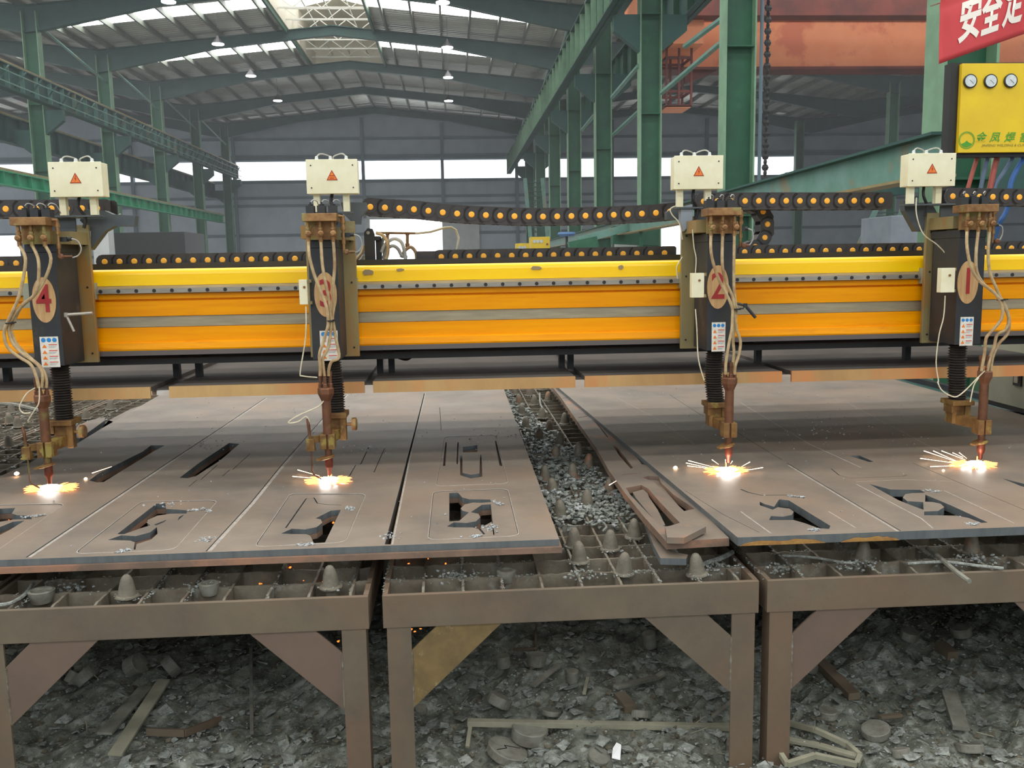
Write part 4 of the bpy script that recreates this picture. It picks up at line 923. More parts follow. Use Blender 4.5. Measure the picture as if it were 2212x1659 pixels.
for ui, X in enumerate(XU):
    R = empty('cutting_table', (X, 3.075, FLOOR)); tag(R, ulab[ui], 'table', 'rusty cutting tables'); W = 1.343
    zt = ZT-FLOOR
    fb = MB().box(0, W, 0, .018, zt-.12, zt).build('front_beam', RUST, R, bevel=.002)
    MB().box(0, W, TL_-.018, TL_, zt-.12, zt).build('rear_beam', RUST, R)
    MB().box(0, .018, .018, TL_-.018, zt-.12, zt).build('side_beam', RUST, R); MB().box(W-.018, W, .018, TL_-.018, zt-.12, zt).build('side_beam', RUST, R)
    for k, yy in enumerate((.002, 1.75, 3.5, TL_-.02)):
        for s_ in (0, 1):
            x0 = .012 if s_ == 0 else W-.097
            MB().box(x0, x0+.085, yy+.002, yy+.012, 0, zt-.12).box(x0 if s_ == 0 else x0+.077, (x0+.008) if s_ == 0 else x0+.085, yy+.012, yy+.08, 0, zt-.12).build('leg', RUST, R)
            if k == 0:
                q = [(.187, zt-.121), (.415, zt-.121), (.098, zt-.42), (.098, zt-.205)]
                if s_: q = [(W-a, b) for a, b in q]
                MB().prism(q, .006, .014, 'y').build('corner_brace', (RUST, RUST_RED, RUST_RED, RUST_YEL, RUST_RED, RUST)[ui] if s_ == 0 else (RUST_RED if ui != 3 else RUST), R)
                xs_ = .098 if s_ == 0 else W-.098
                wl = MB().tube([(xs_, .006+rnd.uniform(-.001, .001), zt-.21-.012*i) for i in range(18)], [rnd.uniform(.002, .005) for i in range(18)], 6).build('weld_bead', SLAT, R)
    for k in range(1, 10):
        x = k*.1415 if ui >= 3 else k*.1455-.03
        if x < W-.03: cp(longs[k % 3], R, (x, .018, zt))
    yk = .155; k = 0
    while yk < TL_-.05:
        cp(crosses[k % 3], R, (0, yk, zt)); yk += .152; k += 1

# dome shaped support cones
def cone_proto(seed):
    r = random.Random(seed)
    pr = [(.020, -.05), (.022, -.006), (.038, -.006), (.0415, -.001), (.040, .004), (.032, .007), (.0285, .022), (.0245, .044), (.0195, .062), (.013, .074), (.006, .079), (.002, .0795)]
    mb = MB().lathe(pr, n=20)
    mb.v = [(x*(1+r.uniform(-.03, .03)), y*(1+r.uniform(-.03, .03)), z+r.uniform(-.0012, .0012)) for x, y, z in mb.v]
    return mb.build('support_cone', CONE, smooth=True)
cones = [cone_proto(s) for s in (1, 2, 3)]
nc = [0]
def cone(px, py, label, group, tilt=0, sc_=1, z=ZT):
    p = onz(px, py, z+.003)
    o = cones[nc[0] % 3] if nc[0] < 3 else cones[nc[0] % 3].copy()
    if nc[0] >= 3: col.objects.link(o)
    nc[0] += 1
    o.location = p; o.rotation_euler = (rnd.uniform(-.04, .04), tilt+rnd.uniform(-.04, .04), rnd.uniform(0, 6)); o.scale = (sc_,)*3
    tag(o, label, 'support cone', group); return p
slagspots = []
NG = 'named cones near the front'
for px, py, lab, t in [(1348, 1238, 'tan support cone with a ring gap near the front beam, nearest free cone', 0), (1318, 1186, 'blunt support cone in the middle of the open cells', .0), (1370, 1160, 'support cone against the left edge of the scrap strip with white slag at its foot', 0),
                       (1251, 1213, 'slag-crusted support cone nearest the corner of the left plate', 0), (1239, 1180, 'support cone just behind the slag-crusted one, partly under the plate edge', 0), (1209, 1117, 'wide-rimmed grey support cone at the end of the slag heap', 0),
                       (1268, 1093, 'brown support cone at the slag edge behind the open cells', 0), (1506, 1240, 'tilted support cone with slag arm below the scrap strip corner', .12), (275, 1288, 'support cone with glowing rim under the left plate front', 0),
                       (715, 1267, 'slag-topped support cone under the left plate near the table gap', 0), (1864, 1208, 'pale support cone under the front of the right plate', 0), (2098, 1193, 'support cone with slag bridge under the right plate near the right edge', 0),
                       (1194, 1066, 'brown cone in the slag channel, leaning beside the left plate', .05), (1237, 1032, 'tall brown cone in the middle of the slag channel', 0), (1272, 1010, 'rounded cone behind the tall brown one in the slag channel', 0),
                       (1318, 1064, 'dark brown cone beside the edge of the scrap strip', 0), (1177, 1036, 'grey cone by the yellow paint mark of the left plate', 0)]:
    slagspots.append(cone(px, py, lab, NG, t))
ORD_ = ['first', 'second', 'third', 'fourth', 'fifth', 'sixth', 'seventh', 'eighth', 'ninth', 'tenth', 'eleventh', 'twelfth']
smallc = []
for px, py in [(1102, 836), (1171, 842), (1111, 852), (1144, 854), (1184, 866), (1154, 874), (1121, 872), (1171, 903), (1127, 895), (1187, 932), (1220, 915), (1135, 925), (1165, 950), (1210, 960), (1250, 985), (1285, 970), (1200, 990)]:
    slagspots.append(cone(px, py, 'small slag-covered cone', 'cones in the rear of the slag channel')); smallc.append((py, px, col.objects[-1]))
for side, f_ in (('left', lambda py, px: px < 1110+(py-836)*.5), ('scrap', lambda py, px: True)):
    sel = sorted([c_ for c_ in smallc if f_(c_[0], c_[1])], key=lambda c_: -c_[0]); smallc = [c_ for c_ in smallc if c_ not in sel]
    for k, c_ in enumerate(sel): c_[2]['label'] = 'small cone in the slag channel nearer the %s, %s counting back from the front' % ('left plate' if side == 'left' else 'scrap strip', ORD_[k])
smallc = []
for px, py in [(25, 892), (20, 915), (39, 922), (239, 884), (271, 868), (186, 904), (305, 852), (333, 842), (140, 870), (90, 868), (20, 965), (60, 985), (110, 935)]:
    slagspots.append(cone(px, py, 'small dusty cone', 'cones on the far left grating')); smallc.append((py, px, col.objects[-1]))
for side in (0, 1):
    sel = sorted([c_ for c_ in smallc if (c_[1] > 120) == bool(side)], key=lambda c_: -c_[0])
    for k, c_ in enumerate(sel): c_[2]['label'] = 'small dusty grating cone %s, %s back from the front' % (('left of torch head four', 'right of torch head four')[side], ORD_[k])
# slag crusts: broken flakes, nobody could count them
def flake(mb, c, s, r, flat=.5):
    n = 6; vs = []
    ax = Matrix.Rotation(r.uniform(0, 6.28), 3, 'Z') @ Matrix.Rotation(r.uniform(-.6, .6), 3, 'X')
    for zz in (-1, 1):
        for k in range(n//2+1):
            a = 2*math.pi*k/(n//2+1)+r.uniform(-.4, .4)
            vs.append(Vector(c)+ax @ Vector((math.cos(a)*s*r.uniform(.5, 1.1), math.sin(a)*s*r.uniform(.4, 1), zz*s*flat*r.uniform(.3, .8))))
    m = n//2+1
    mb.add(vs, [tuple(range(m))[::-1], tuple(range(m, 2*m))]+[(k, (k+1) % m, (k+1) % m+m, k+m) for k in range(m)])
def ontable(p): return True
mbs = MB(); mbb = MB(); r = random.Random(5)
def in_channel(x, y):  # open strip between the left plate and the scrap strip
    xr_ = .93 - (y-3.2)*.10; return .40 < x < xr_
for k in range(9000):
    y = r.uniform(3.95, 7.9) if r.random() < .9 else r.uniform(3.8, 4.4); x = r.uniform(.36, .85)
    if not in_channel(x, y): continue
    d = math.sin(x*17+y*9)+math.sin(x*31-y*13)+math.sin(y*23+x*5)
    if d < -.2 and r.random() < .8: continue
    flake(mbb if d > 1.1 and r.random() < .4 else mbs, (x, y, ZT+r.uniform(-.03, .03)), r.uniform(.006, .022), r)
for p in slagspots:
    for k in range(26): a = r.uniform(0, 6.28); flake(mbb if r.random() < .12 else mbs, (p.x+math.cos(a)*r.uniform(.028, .05), p.y+math.sin(a)*r.uniform(.028, .05), ZT+r.uniform(-.004, .010)), r.uniform(.003, .008), r)
for k in range(5200):   # crusts along the visible slat tops
    ui = r.choice([2, 3, 3, 4, 4]); X = XU[ui]
    if r.random() < .5: x = X+r.uniform(0, 1.34); y = 3.075+r.choice([.155, .155, .307, .459]); 
    else: x = X+round(r.uniform(0, 9))*.1415; y = r.uniform(3.09, 3.5)
    if math.sin(x*11)+math.sin(x*29+2) < -.1: continue
    flake(mbs, (x+r.uniform(-.004, .004), y+r.uniform(-.005, .005), ZT+r.uniform(-.010, .004)), r.uniform(.002, .0065), r)
for cx_, cy_, n, sp_ in ((-.03, 3.25, 110, .05), (-1.43, 3.27, 70, .04), (-.94, 3.24, 60, .035), (1.20, 3.2, 60, .04), (1.48, 3.2, 70, .05), (1.93, 3.2, 120, .06), (.96, 3.24, 80, .05), (.47, 3.22, 60, .04)):
    for k in range(n): flake(mbb if r.random() < .2 else mbs, (cx_+r.gauss(0, sp_), cy_+r.gauss(0, sp_*.4), ZT+r.uniform(-.02, .015)), r.uniform(.003, .010), r)
for k in range(900):
    x = r.uniform(-4.2, -2.35); y = r.uniform(4.2, 7.6); flake(mbs, (x, y, ZT+r.uniform(-.02, .01)), r.uniform(.006, .016), r)
tag(mbs.build('slag_crust', SLAG), 'grey broken slag crust scattered over the gratings', 'slag', kind='stuff')
tag(mbb.build('bright_slag_crust', SLAGB), 'shiny pale slag spatter on the gratings', 'slag', kind='stuff')
# spiky slag strings on the grating
for k, (pts_, rr, lab) in enumerate([([(1265, 1128), (1280, 1134), (1300, 1128), (1310, 1138), (1303, 1146)], .005, 'curled slag string on the open cells in front of the slag channel'),
                 ([(1500, 1228), (1530, 1215), (1560, 1205), (1582, 1193)], .010, 'thick slag arm reaching from the tilted cone'),
                 ([(2003, 1184), (2030, 1205), (2062, 1232), (2094, 1256)], .009, 'pale slag stick hanging over the front beam of the right table'),
                 ([(1690, 1200), (1760, 1205), (1830, 1216), (1850, 1213)], .005, 'thin slag string under the right plate left of the pale cone'),
                 ([(1960, 1218), (2040, 1214), (2110, 1222), (2168, 1228)], .006, 'long grey slag string beside the pale stick'),
                 ([(0, 1307), (25, 1302), (55, 1283), (72, 1260)], .007, 'curved slag string at the left edge of the front grating'),
                 ([(1166, 850), (1168, 875), (1182, 892)], .008, 'thin rod lying across the rear of the slag channel'),
                 ([(0, 871), (40, 876), (90, 888)], .018, 'pale tube lying on the far left grating')]):
    P_ = [onz(x, y, ZT+.012 if k != 2 else ZT+.02) for x, y in pts_]
    tag(MB().tube(smoothp(P_), rr, 7).build('slag_string', SLAG if k not in (2, 7) else SLUG, smooth=True), lab, 'slag')
# flat rusty slugs resting on the front gratings
for px, py, s_, lab in ((90, 1282, .045, 'round rusty disc with slag on the left front grating'), (452, 1266, .036, 'hollow ringed slug on the left front grating'), (1094, 1239, .035, 'ringed slug on the middle table left of the open cells')):
    p = onz(px, py, ZT+.004); rr = MB().lathe([(s_*.8, -.03), (s_, 0), (s_*1.02, .012), (s_*.8, .014), (s_*.6, .006)], p, 16)
    tag(rr.build('ringed_slug', SLUG, smooth=True), lab, 'slug')

# ================================================================= PLATES
def W2(L, ox, oy, s, z): return [tuple(onz(ox+x/s, oy+y/s, z)[:2]) for x, y in L]
def rounded(q, r_=.05, n=5):
    out = []; m = len(q)
    for i in range(m):
        p = Vector((*q[i][:2], 0)); a = Vector((*q[i-1][:2], 0)); b = Vector((*q[(i+1) % m][:2], 0))
        u = (a-p).normalized(); v = (b-p).normalized()
        for k in range(n+1):
            t = k/n; s0 = p+u*r_; s1 = p+v*r_
            out.append(tuple(((1-t)**2*s0+2*t*(1-t)*p+t*t*s1)[:2]))
    return out
def inset(q, d):
    c = Vector((sum(p[0] for p in q)/len(q), sum(p[1] for p in q)/len(q)))
    return [(p[0]+(c.x-p[0])*d/max(.05, (c-Vector(p)).length), p[1]+(c.y-p[1])*d/max(.05, (c-Vector(p)).length)) for p in q]
def slot(pts_, w_):
    """thin closed outline around a polyline"""
    P_ = [Vector((*p[:2], 0)) for p in pts_]; l = []; rr = []
    for i, p in enumerate(P_):
        t = (P_[min(i+1, len(P_)-1)]-P_[max(i-1, 0)]).normalized(); nrm = Vector((-t.y, t.x, 0))*w_/2
        l.append(tuple((p+nrm)[:2])); rr.append(tuple((p-nrm)[:2]))
    return l+rr[::-1]
def plate(name, outer, holes, z0, z1, mtop, mside, label, cat='steel plate', group=None, parent=None):
    o = MB().prism(outer, z0, z1, 'z', holes).build(name, mtop, parent)
    o.data.materials.append(mside)
    for p in o.data.polygons:
        if abs(p.normal.z) < .5: p.material_index = 1
    if label: tag(o, label, cat, group)
    return o
ZP = .737; Z1 = .712; Z0 = .690
A = lambda L: W2(L, 0, 1000, 3.95, ZP)
B5 = lambda L: W2(L, 540, 1000, 3.95, ZP)
PX = lambda L: W2(L, 0, 0, 1, ZP)
rA = rounded(PX([(160, 1196), (376, 1187), (470, 1081), (306, 1083)]), .045)
rB = rounded(PX([(550, 1181), (745, 1171), (790, 1067), (628, 1066)]), .045)
rC = rounded(PX([(925, 1166), (1121, 1157), (1096, 1056), (936, 1062)]), .045)
rD = rounded(PX([(-250, 1212), (-20, 1198), (141, 1088), (-10, 1091)]), .045)
rC2 = rounded(PX([(942, 1050), (1097, 1044), (1072, 940), (960, 944)]), .04)
hA1 = A([(1000, 605), (1335, 345), (1412, 343), (1418, 390), (1600, 402), (1590, 430), (1450, 432), (1340, 448), (1260, 485), (1258, 515), (1285, 530), (1200, 555), (1060, 605)])
hA2 = A([(920, 655), (1035, 615), (1160, 622), (1280, 590), (1338, 545), (1345, 600), (1290, 650), (1165, 690), (1155, 738), (1140, 735), (1150, 675), (1110, 660), (1040, 658)])
hA3 = A([(1312, 525), (1424, 482), (1400, 502), (1335, 530)]); hA4 = A([(1515, 490), (1530, 458), (1572, 437), (1560, 450)])
hB1 = slot(B5([(305, 552), (480, 302), (545, 294), (575, 342), (640, 352), (780, 358)]), .006)
hB2 = B5([(265, 600), (355, 560), (470, 565), (570, 545), (617, 508), (605, 480), (560, 470), (690, 405), (775, 398), (640, 676), (545, 682), (515, 620), (480, 605), (370, 605)])
hC1 = B5([(1700, 255), (1775, 252), (1810, 292), (1870, 308), (2050, 310), (2058, 332), (1970, 338), (1900, 336), (1832, 352), (1797, 385), (1812, 405), (1868, 420), (1785, 492), (1700, 497)])
hC2 = B5([(1978, 356), (2055, 350), (2068, 480), (2087, 610), (2076, 612), (2062, 500), (1965, 552), (2008, 605), (1990, 606), (1950, 562), (1900, 548), (1740, 547), (1680, 540), (1738, 505), (1850, 510), (1930, 495), (1966, 462), (1950, 432), (1885, 418)])
dx = Vector(rA[0])-Vector(rB[0])
hD1 = A([(-330, 605), (0, 388), (130, 382), (100, 430), (150, 445), (270, 447), (270, 478), (120, 480), (0, 500), (-100, 540), (-200, 590)])
hD2 = A([(0, 545), (110, 500), (210, 490), (90, 565), (0, 612), (-120, 640)])
sl1 = PX([(193, 1038), (209, 1025), (309, 975), (326, 962), (356, 962), (330, 976), (239, 1032), (224, 1041), (209, 1042)])
sl2 = PX([(388, 1032), (430, 1000), (495, 957), (517, 959), (475, 995), (424, 1028), (405, 1033)])
c3 = PX([(1000, 965), (1031, 961), (1031, 976), (1000, 977)])
cut3 = [PX([(957, 1006), (962, 955), (965, 955), (962, 1006)]), PX([(994, 984), (999, 984), (999, 1021), (1017, 1025), (1036, 1022), (1037, 982), (1040, 982), (1042, 1029), (1017, 1033), (994, 1026)]), PX([(1069, 952), (1072, 952), (1085, 1006), (1079, 1006)]), PX([(988, 955), (991, 955), (989, 1002), (986, 1002)])]
kerfs = [slot(PX([(57, 1204), (209, 1102), (362, 1000), (470, 929), (573, 860)]), .006), slot(PX([(445, 1191), (540, 1088), (608, 1005), (696, 905), (748, 853)]), .004),
         PX([(831, 1176), (877, 1000), (893, 940), (916, 850), (918, 850), (896, 940), (881, 1000), (844, 1176)]),
         slot(PX([(408, 1051), (425, 1037), (434, 1036), (470, 1004)]), .004), slot(PX([(481, 1028), (496, 1015), (503, 1014), (540, 980)]), .004),
         slot(PX([(755, 1028), (768, 1005), (779, 1003), (797, 965)]), .005), slot(PX([(808, 1020), (832, 965)]), .004), slot(PX([(950, 880), (953, 930)]), .003)]
inn = [hA1, hA2, hA3, hA4]
SEAM = [(-2.15, 3.205), (-2.157, 4.34), (-2.165, 4.70), (-2.208, 5.25), (-2.261, 5.85), (-2.326, 6.76), (-2.42, 8.1)]
outerL = SEAM[:1]+[(.364, 3.215), (.386, 8.1)]+SEAM[:0:-1]
upper = plate('steel_plate', outerL, [rA, rB, rC, rD, rC2, sl1, sl2]+kerfs, Z1, ZP, PLATE, CUTEDGE, 'large left steel plate being cut, upper one of two, with rows of cut shapes', 'steel plate')
lower = plate('steel_plate', [(-2.15, 3.193), (.372, 3.200), (.392, 8.1)]+SEAM[:0:-1], [hA1, hA2, hB2, hC1, hC2, hD1, hD2, sl1, sl2, c3, kerfs[2]], Z0, Z1-.0005, PLATE2, PLATE2, 'lower reddish steel plate beneath the large left plate', 'steel plate')
for q, hs_, lab in ((rA, inn, 'cut part with a scroll opening, second from the left in the front row'), (rB, [hB1, hB2], 'cut part with a scroll opening, left of the wide kerf in the front row'),
                    (rC, [hC1, hC2], 'cut part with a scroll opening right of the wide kerf'), (rD, [hD1, hD2], 'cut part with ember glow in its opening at the left edge'), (rC2, [c3]+cut3, 'cut part with a square hole behind the rightmost scroll part')):
    plate('cut_part', inset(q, .0035), hs_, Z1+.0005, ZP-.001, PLATE, CUTEDGE, lab, 'cut part', 'parts cut from the left plate')
KM = mat('pale_kerf_mark', srgb(178, 172, 162), srgb(150, 142, 132), 40, .6, world=True)
km = MB()
def outset(q, d): return inset(q, -d)
for q in (rA, rB, rC, rD, rC2): km.prism(outset(q, .006), ZP, ZP+.0005, 'z', [outset(q, .0005)])
for L_, w_, d_ in (([(57, 1204), (209, 1102), (362, 1000), (470, 929), (573, 860)], .012, .011), ([(445, 1191), (540, 1088), (608, 1005), (696, 905), (748, 853)], .014, .012), ([(844, 1176), (881, 1000), (895, 940), (917, 850)], .006, .006)):
    q = [Vector(p)+Vector((d_, 0)) for p in PX(L_)]; km.prism(slot(q, w_), ZP, ZP+.0004)
km.build('kerf_mark', KM, upper)
# loose scraps seen through the opening
for pl_, z_, lab in ((B5([(1700, 375), (1780, 372), (1800, 420), (1790, 470), (1705, 490)]), .62, 'dropped scrap seen through the upper scroll opening right of the wide kerf'), (B5([(1970, 440), (2040, 420), (2055, 440), (1980, 470)]), .66, 'small scrap seen through the lower scroll opening right of the wide kerf')):
    plate('fallen_scrap', pl_, [], z_-.02, z_, PLATE3, CUTEDGE, lab, 'scrap')
# left scrap skeleton beside the seam
S1 = lambda L, z=.725: W2(L, 0, 800, 5.53, z)
lb = S1([(0, 1270), (350, 1112), (620, 962), (800, 905), (950, 880), (1230, 735), (1380, 625), (1300, 600), (1560, 465), (1730, 410), (2035, 275), (2100, 245)])
plate('scrap_skeleton', [(-2.165, 3.205), (-2.166, 4.34), (-2.174, 4.70), (-2.217, 5.25), (-2.270, 5.85), (-2.335, 6.76), (-2.40, 7.6)]+lb[::-1]+[(-2.29, 3.205)],
      [S1([(1500, 578), (1720, 478), (1890, 402), (1650, 584)])], .700, .727, PLATE3, CUTEDGE, 'narrow scrap frame left over along the left side of the big plate', 'scrap plate')
plate('leftover_part', S1([(880, 760), (930, 660), (1060, 600), (1190, 570), (1255, 565), (1250, 600), (950, 815), (850, 780)], .74), [], .71, .74, PLATE3, CUTEDGE, 'pointed leftover part lying left of the big plate by torch head four', 'scrap plate')
# long seam strips between parts (narrow offcut strips still in place)
# right plate
C6 = lambda L: W2(L, 1600, 1000, 3.614, ZP)
hE1 = C6([(-20, 205), (60, 222), (160, 242), (350, 240), (520, 272), (440, 275), (330, 262), (150, 268), (60, 262), (-10, 225)])
hE2 = C6([(300, 284), (375, 292), (700, 491), (690, 515), (610, 510), (500, 470), (415, 446), (222, 446), (236, 414), (330, 420), (400, 405), (414, 380), (380, 356), (290, 345), (250, 365), (150, 330), (148, 302), (190, 322), (262, 342)])
hF1 = C6([(1005, 165), (1170, 207), (1400, 210), (1440, 232), (1340, 235), (1285, 243), (1265, 270), (1300, 298), (1425, 305), (1428, 366), (1330, 330), (1230, 290)])
hF2 = C6([(1442, 248), (1650, 335), (1930, 465), (1880, 468), (1780, 430), (1690, 412), (1580, 410), (1432, 408), (1432, 380), (1540, 375), (1590, 345), (1560, 318), (1500, 305), (1440, 302)])
hG = C6([(2040, 120), (2200, 160), (2400, 215), (2400, 240), (2180, 178)])
hk = [slot(PX([(1700, 1000), (1820, 1072), (1946, 1147)]), .004), slot(PX([(1540, 893), (1600, 939), (1690, 994)]), .003), slot(PX([(1971, 1000), (2090, 1050), (2212, 1101)]), .003),
      slot(PX([(1795, 1012), (1812, 1026), (1835, 1033), (1950, 1029), (1959, 1026)]), .005), PX([(1836, 985), (1856, 984), (1887, 997), (1878, 998)]),
      slot(PX([(1447, 853), (1520, 900)]), .003), slot(PX([(1480, 1060), (1560, 1110), (1640, 1150)]), .0025)]
rp_ = plate('steel_plate', [(1.012, 3.158), (3.52, 3.17), (3.60, 8.0), (.782, 8.0)], [hE2, hF1, hF2, hG, slot(C6([(0, 205), (60, 230), (160, 252), (350, 250), (500, 275)]), .009)]+hk, .705, ZP, PLATE, CUTEDGE,
      'large right steel plate with two scroll-shaped openings near its front edge', 'steel plate')
km = MB()
for L_, w_ in (([(1703, 1005), (1823, 1077), (1940, 1148)], .008), ([(1600, 1105), (1665, 1152)], .006), ([(1850, 1046), (1990, 1120), (2015, 1141)], .006), ([(1790, 1105), (1848, 1140)], .005), ([(2040, 1060), (2190, 1130)], .005), ([(1850, 1041), (1950, 1036), (2060, 1040)], .004), ([(1600, 870), (1750, 960), (1860, 1010)], .006), ([(1830, 870), (2000, 960), (2120, 1010)], .004), ([(1330, 858), (1420, 905), (1500, 960)], .004)):
    km.prism(slot(PX(L_), w_), ZP, ZP+.0004)
km.build('kerf_mark', KM, rp_)
# rusted yellow scale patches on its front edge
pm_ = mat('yellow_rust_scale', srgb(176, 134, 72), srgb(150, 104, 52), 26, .7, bump=.3)
for k, (xa, xb) in enumerate(((1.02, 1.34), (1.40, 1.62), (2.18, 2.5))):
    n = 14; q = [(xa+(xb-xa)*i/n, .7055) for i in range(n+1)]+[(xb-(xb-xa)*i/n, .7055+.020*math.sin(math.pi*i/n)**.4*rnd.uniform(.6, 1)) for i in range(n+1)]
    tag(MB().prism(q, 3.1545, 3.1575, 'y').build('rust_scale', pm_), ['yellow rust scale on the left end of the right plate front edge', 'yellow rust scale in the middle of the right plate front edge', 'yellow rust scale at the right end of the plate front edge'][k], 'rust scale')
# scrap skeleton between the plates
D_ = lambda L, z=.715: W2(L, 1060, 800, 3.95, z)
sk = D_([(490, 95), (600, 235), (735, 430), (900, 660), (1000, 840), (1140, 1040), (1300, 1240), (1500, 1462), (2035, 1432), (1820, 1222), (1580, 1005), (1385, 835), (1200, 600), (1090, 500), (965, 365), (800, 190), (640, 95)])
skh = [D_([(1152, 1003), (1285, 978), (1345, 1010), (1440, 1120), (1560, 1245), (1615, 1300), (1500, 1335), (1430, 1312), (1190, 1060)]),
       D_([(1300, 915), (1345, 900), (1430, 905), (1455, 960), (1560, 1060), (1740, 1182), (1650, 1200), (1480, 1040), (1390, 950)]),
       D_([(1045, 640), (1078, 655), (1215, 830), (1195, 838), (1095, 725)]), D_([(1190, 625), (1215, 640), (1300, 745), (1370, 812), (1290, 802), (1230, 720)]),
       D_([(832, 352), (960, 348), (974, 374), (900, 376)]), slot(D_([(690, 190), (760, 198), (812, 214), (890, 310), (925, 322)]), .008), slot(D_([(720, 245), (820, 350)]), .004),
       slot(D_([(612, 238), (690, 228)]), .010), slot(D_([(748, 404), (838, 388)]), .010), slot(D_([(868, 405), (1000, 570)]), .007), slot(D_([(985, 395), (1090, 500)]), .007),
       slot(D_([(1120, 890), (1250, 878)]), .012)]
plate('scrap_skeleton', sk, skh, .685, .715, PLATE3, PLATE2, 'long cut-out scrap skeleton strip lying between the left and right plates', 'scrap plate')
plate('offcut_bar', D_([(1212, 1040), (1300, 1015), (1340, 1050), (1350, 1080), (1425, 1190), (1490, 1320), (1440, 1332), (1235, 1085)], .70), [], .668, .70, PLATE3, CUTEDGE, 'dusty offcut bar lying in the front slot of the scrap strip', 'offcut')
plate('offcut_bar', D_([(1310, 930), (1440, 940), (1460, 985), (1640, 1200), (1560, 1205), (1350, 985)], .70), [], .672, .70, PLATE3, CUTEDGE, 'reddish offcut in the long rear slot of the scrap strip', 'offcut')
ob = plate('offcut_block', D_([(1490, 1332), (1700, 1310), (1838, 1333), (1650, 1428), (1505, 1425)], .745), [], .722, .745, PLATE3, PLATE3, 'small dusty offcut block lying tilted on the front end of the scrap strip', 'offcut')
E_ = lambda L, z=.66: W2(L, 1100, 1060, 3.95, z)
plate('offcut_bar', E_([(1225, 455), (1270, 440), (1400, 520), (1525, 545), (1510, 580), (1290, 575)], .665), [], .64, .665, PLATE3, CUTEDGE, 'bent offcut stuck under the front end of the scrap strip', 'offcut')
plate('long_offcut', D_([(1310, 1290), (1340, 1330), (1490, 1560), (1450, 1580), (1380, 1470)], .66), [], .64, .66, PLATE3, CUTEDGE, 'narrow offcut under the left side of the scrap strip', 'offcut')
# spatter lying on the plates
r = random.Random(11); mp_ = MB()
for k in range(420):
    x = r.uniform(-2.2, 3.3); y = 3.25+4.2*r.random()**.8
    if .37 < x < 1.1: continue
    flake(mp_, (x, y, ZP+.002), r.uniform(.002, .006), r)
for cx_, cy_, n, s_ in ((-.95, 3.36, 26, .02), (-.25-.0, 3.33, 22, .02), (.12, 3.38, 24, .018), (-1.25, 3.9, 20, .04), (-1.43, 5.25, 26, .08), (-.55, 5.0, 26, .09), (1.75, 5.1, 50, .25), (2.3, 5.2, 30, .2), (.2, 5.25, 20, .1)):
    for k in range(n): flake(mp_, (cx_+r.gauss(0, s_), cy_+r.gauss(0, s_), ZP+.002), r.uniform(.003, .008), r)
for L_ in ([(405, 1104), (440, 1100), (455, 1106)], [(750, 1097), (762, 1102)], [(1065, 1083), (1085, 1092)], [(1705, 1072), (1735, 1075)], [(1998, 1060), (2030, 1063)], [(255, 1194), (280, 1188)], [(645, 1178), (675, 1176)], [(1020, 1161), (1035, 1158)], [(1750, 1146), (1765, 1144)], [(2095, 1133), (2112, 1132)], [(50, 1118), (95, 1114)]):
    for k in range(40):
        p, q = r.choice(list(zip(L_[:-1], L_[1:]))); t = r.random(); c = onz(p[0]+(q[0]-p[0])*t, p[1]+(q[1]-p[1])*t, ZP)
        flake(mp_, (c.x+r.gauss(0, .007), c.y+r.gauss(0, .007), ZP+r.uniform(0, .005)), r.uniform(.003, .007), r)
tag(mp_.build('plate_spatter', SLAGB), 'pale slag crumbs scattered on top of the steel plates', 'slag', kind='stuff')

# ================================================================= FLAMES, SPARKS, EMBERS
def flame(px, py, wl, wr, label, seed):
    r = random.Random(seed); c = onz(px, py, ZP)
    root = empty('cutting_flame', c); tag(root, label, 'flame', 'flames at the torch tips')
    wl *= 1.2; wr *= 1.2
    def burst(n, rad, zz, asp, sharp):
        vs = []; k = n
        for i in range(k):
            a = 2*math.pi*i/k; ww = wr if math.cos(a) > 0 else wl
            rr = (1+sharp*(r.random() if i % 2 else -r.random()*.6))
            vs.append((math.cos(a)*ww*rad*rr, math.sin(a)*.055*rad*rr*asp, zz*(.6+.6*r.random())))
        top = [(v[0]*.45, v[1]*.5, zz*2.2+.004) for v in vs]
        bot = [(v[0]*.8, v[1]*.8, .0005) for v in vs]
        mb = MB().add(bot+vs+top, [tuple(range(k))[::-1], tuple(range(2*k, 3*k))]+[(j*k+i, j*k+(i+1) % k, (j+1)*k+(i+1) % k, (j+1)*k+i) for j in range(2) for i in range(k)])
        return mb
    burst(34, .56, .010, 1.0, .5).build('flame_core', FLAMEC, root)
    e = MB()
    for i in range(70):
        a = r.gauss(0, .55)+(0 if r.random() < .5 else math.pi); ww = wr if math.cos(a) > 0 else wl; L = ww*r.uniform(.75, 1.15)
        d = Vector((math.cos(a)*L, math.sin(a)*.07, r.uniform(.0, .025)))
        e.tube([d*.35+Vector((0, 0, .003)), d*.75+Vector((0, 0, .004)), d], [.005, .004, .0005], 5)
    e.build('flame_tongues', FLAMEO, root)
    MB().lathe([(.004, .006), (.0028, .03), (.003, .05)], (0, 0, 0), 8).build('flame_jet', FLAMEO, root)
    return c
f4 = flame(107, 1060, .085, .10, 'flame under torch head four at the left edge', 1)
f3 = flame(710, 1043, .085, .085, 'flame under torch head three', 2)
f2 = flame(1568, 1022, .085, .085, 'flame under torch head two', 3)
f1 = flame(2110, 1008, .10, .07, 'flame under torch head one near the right edge', 4)
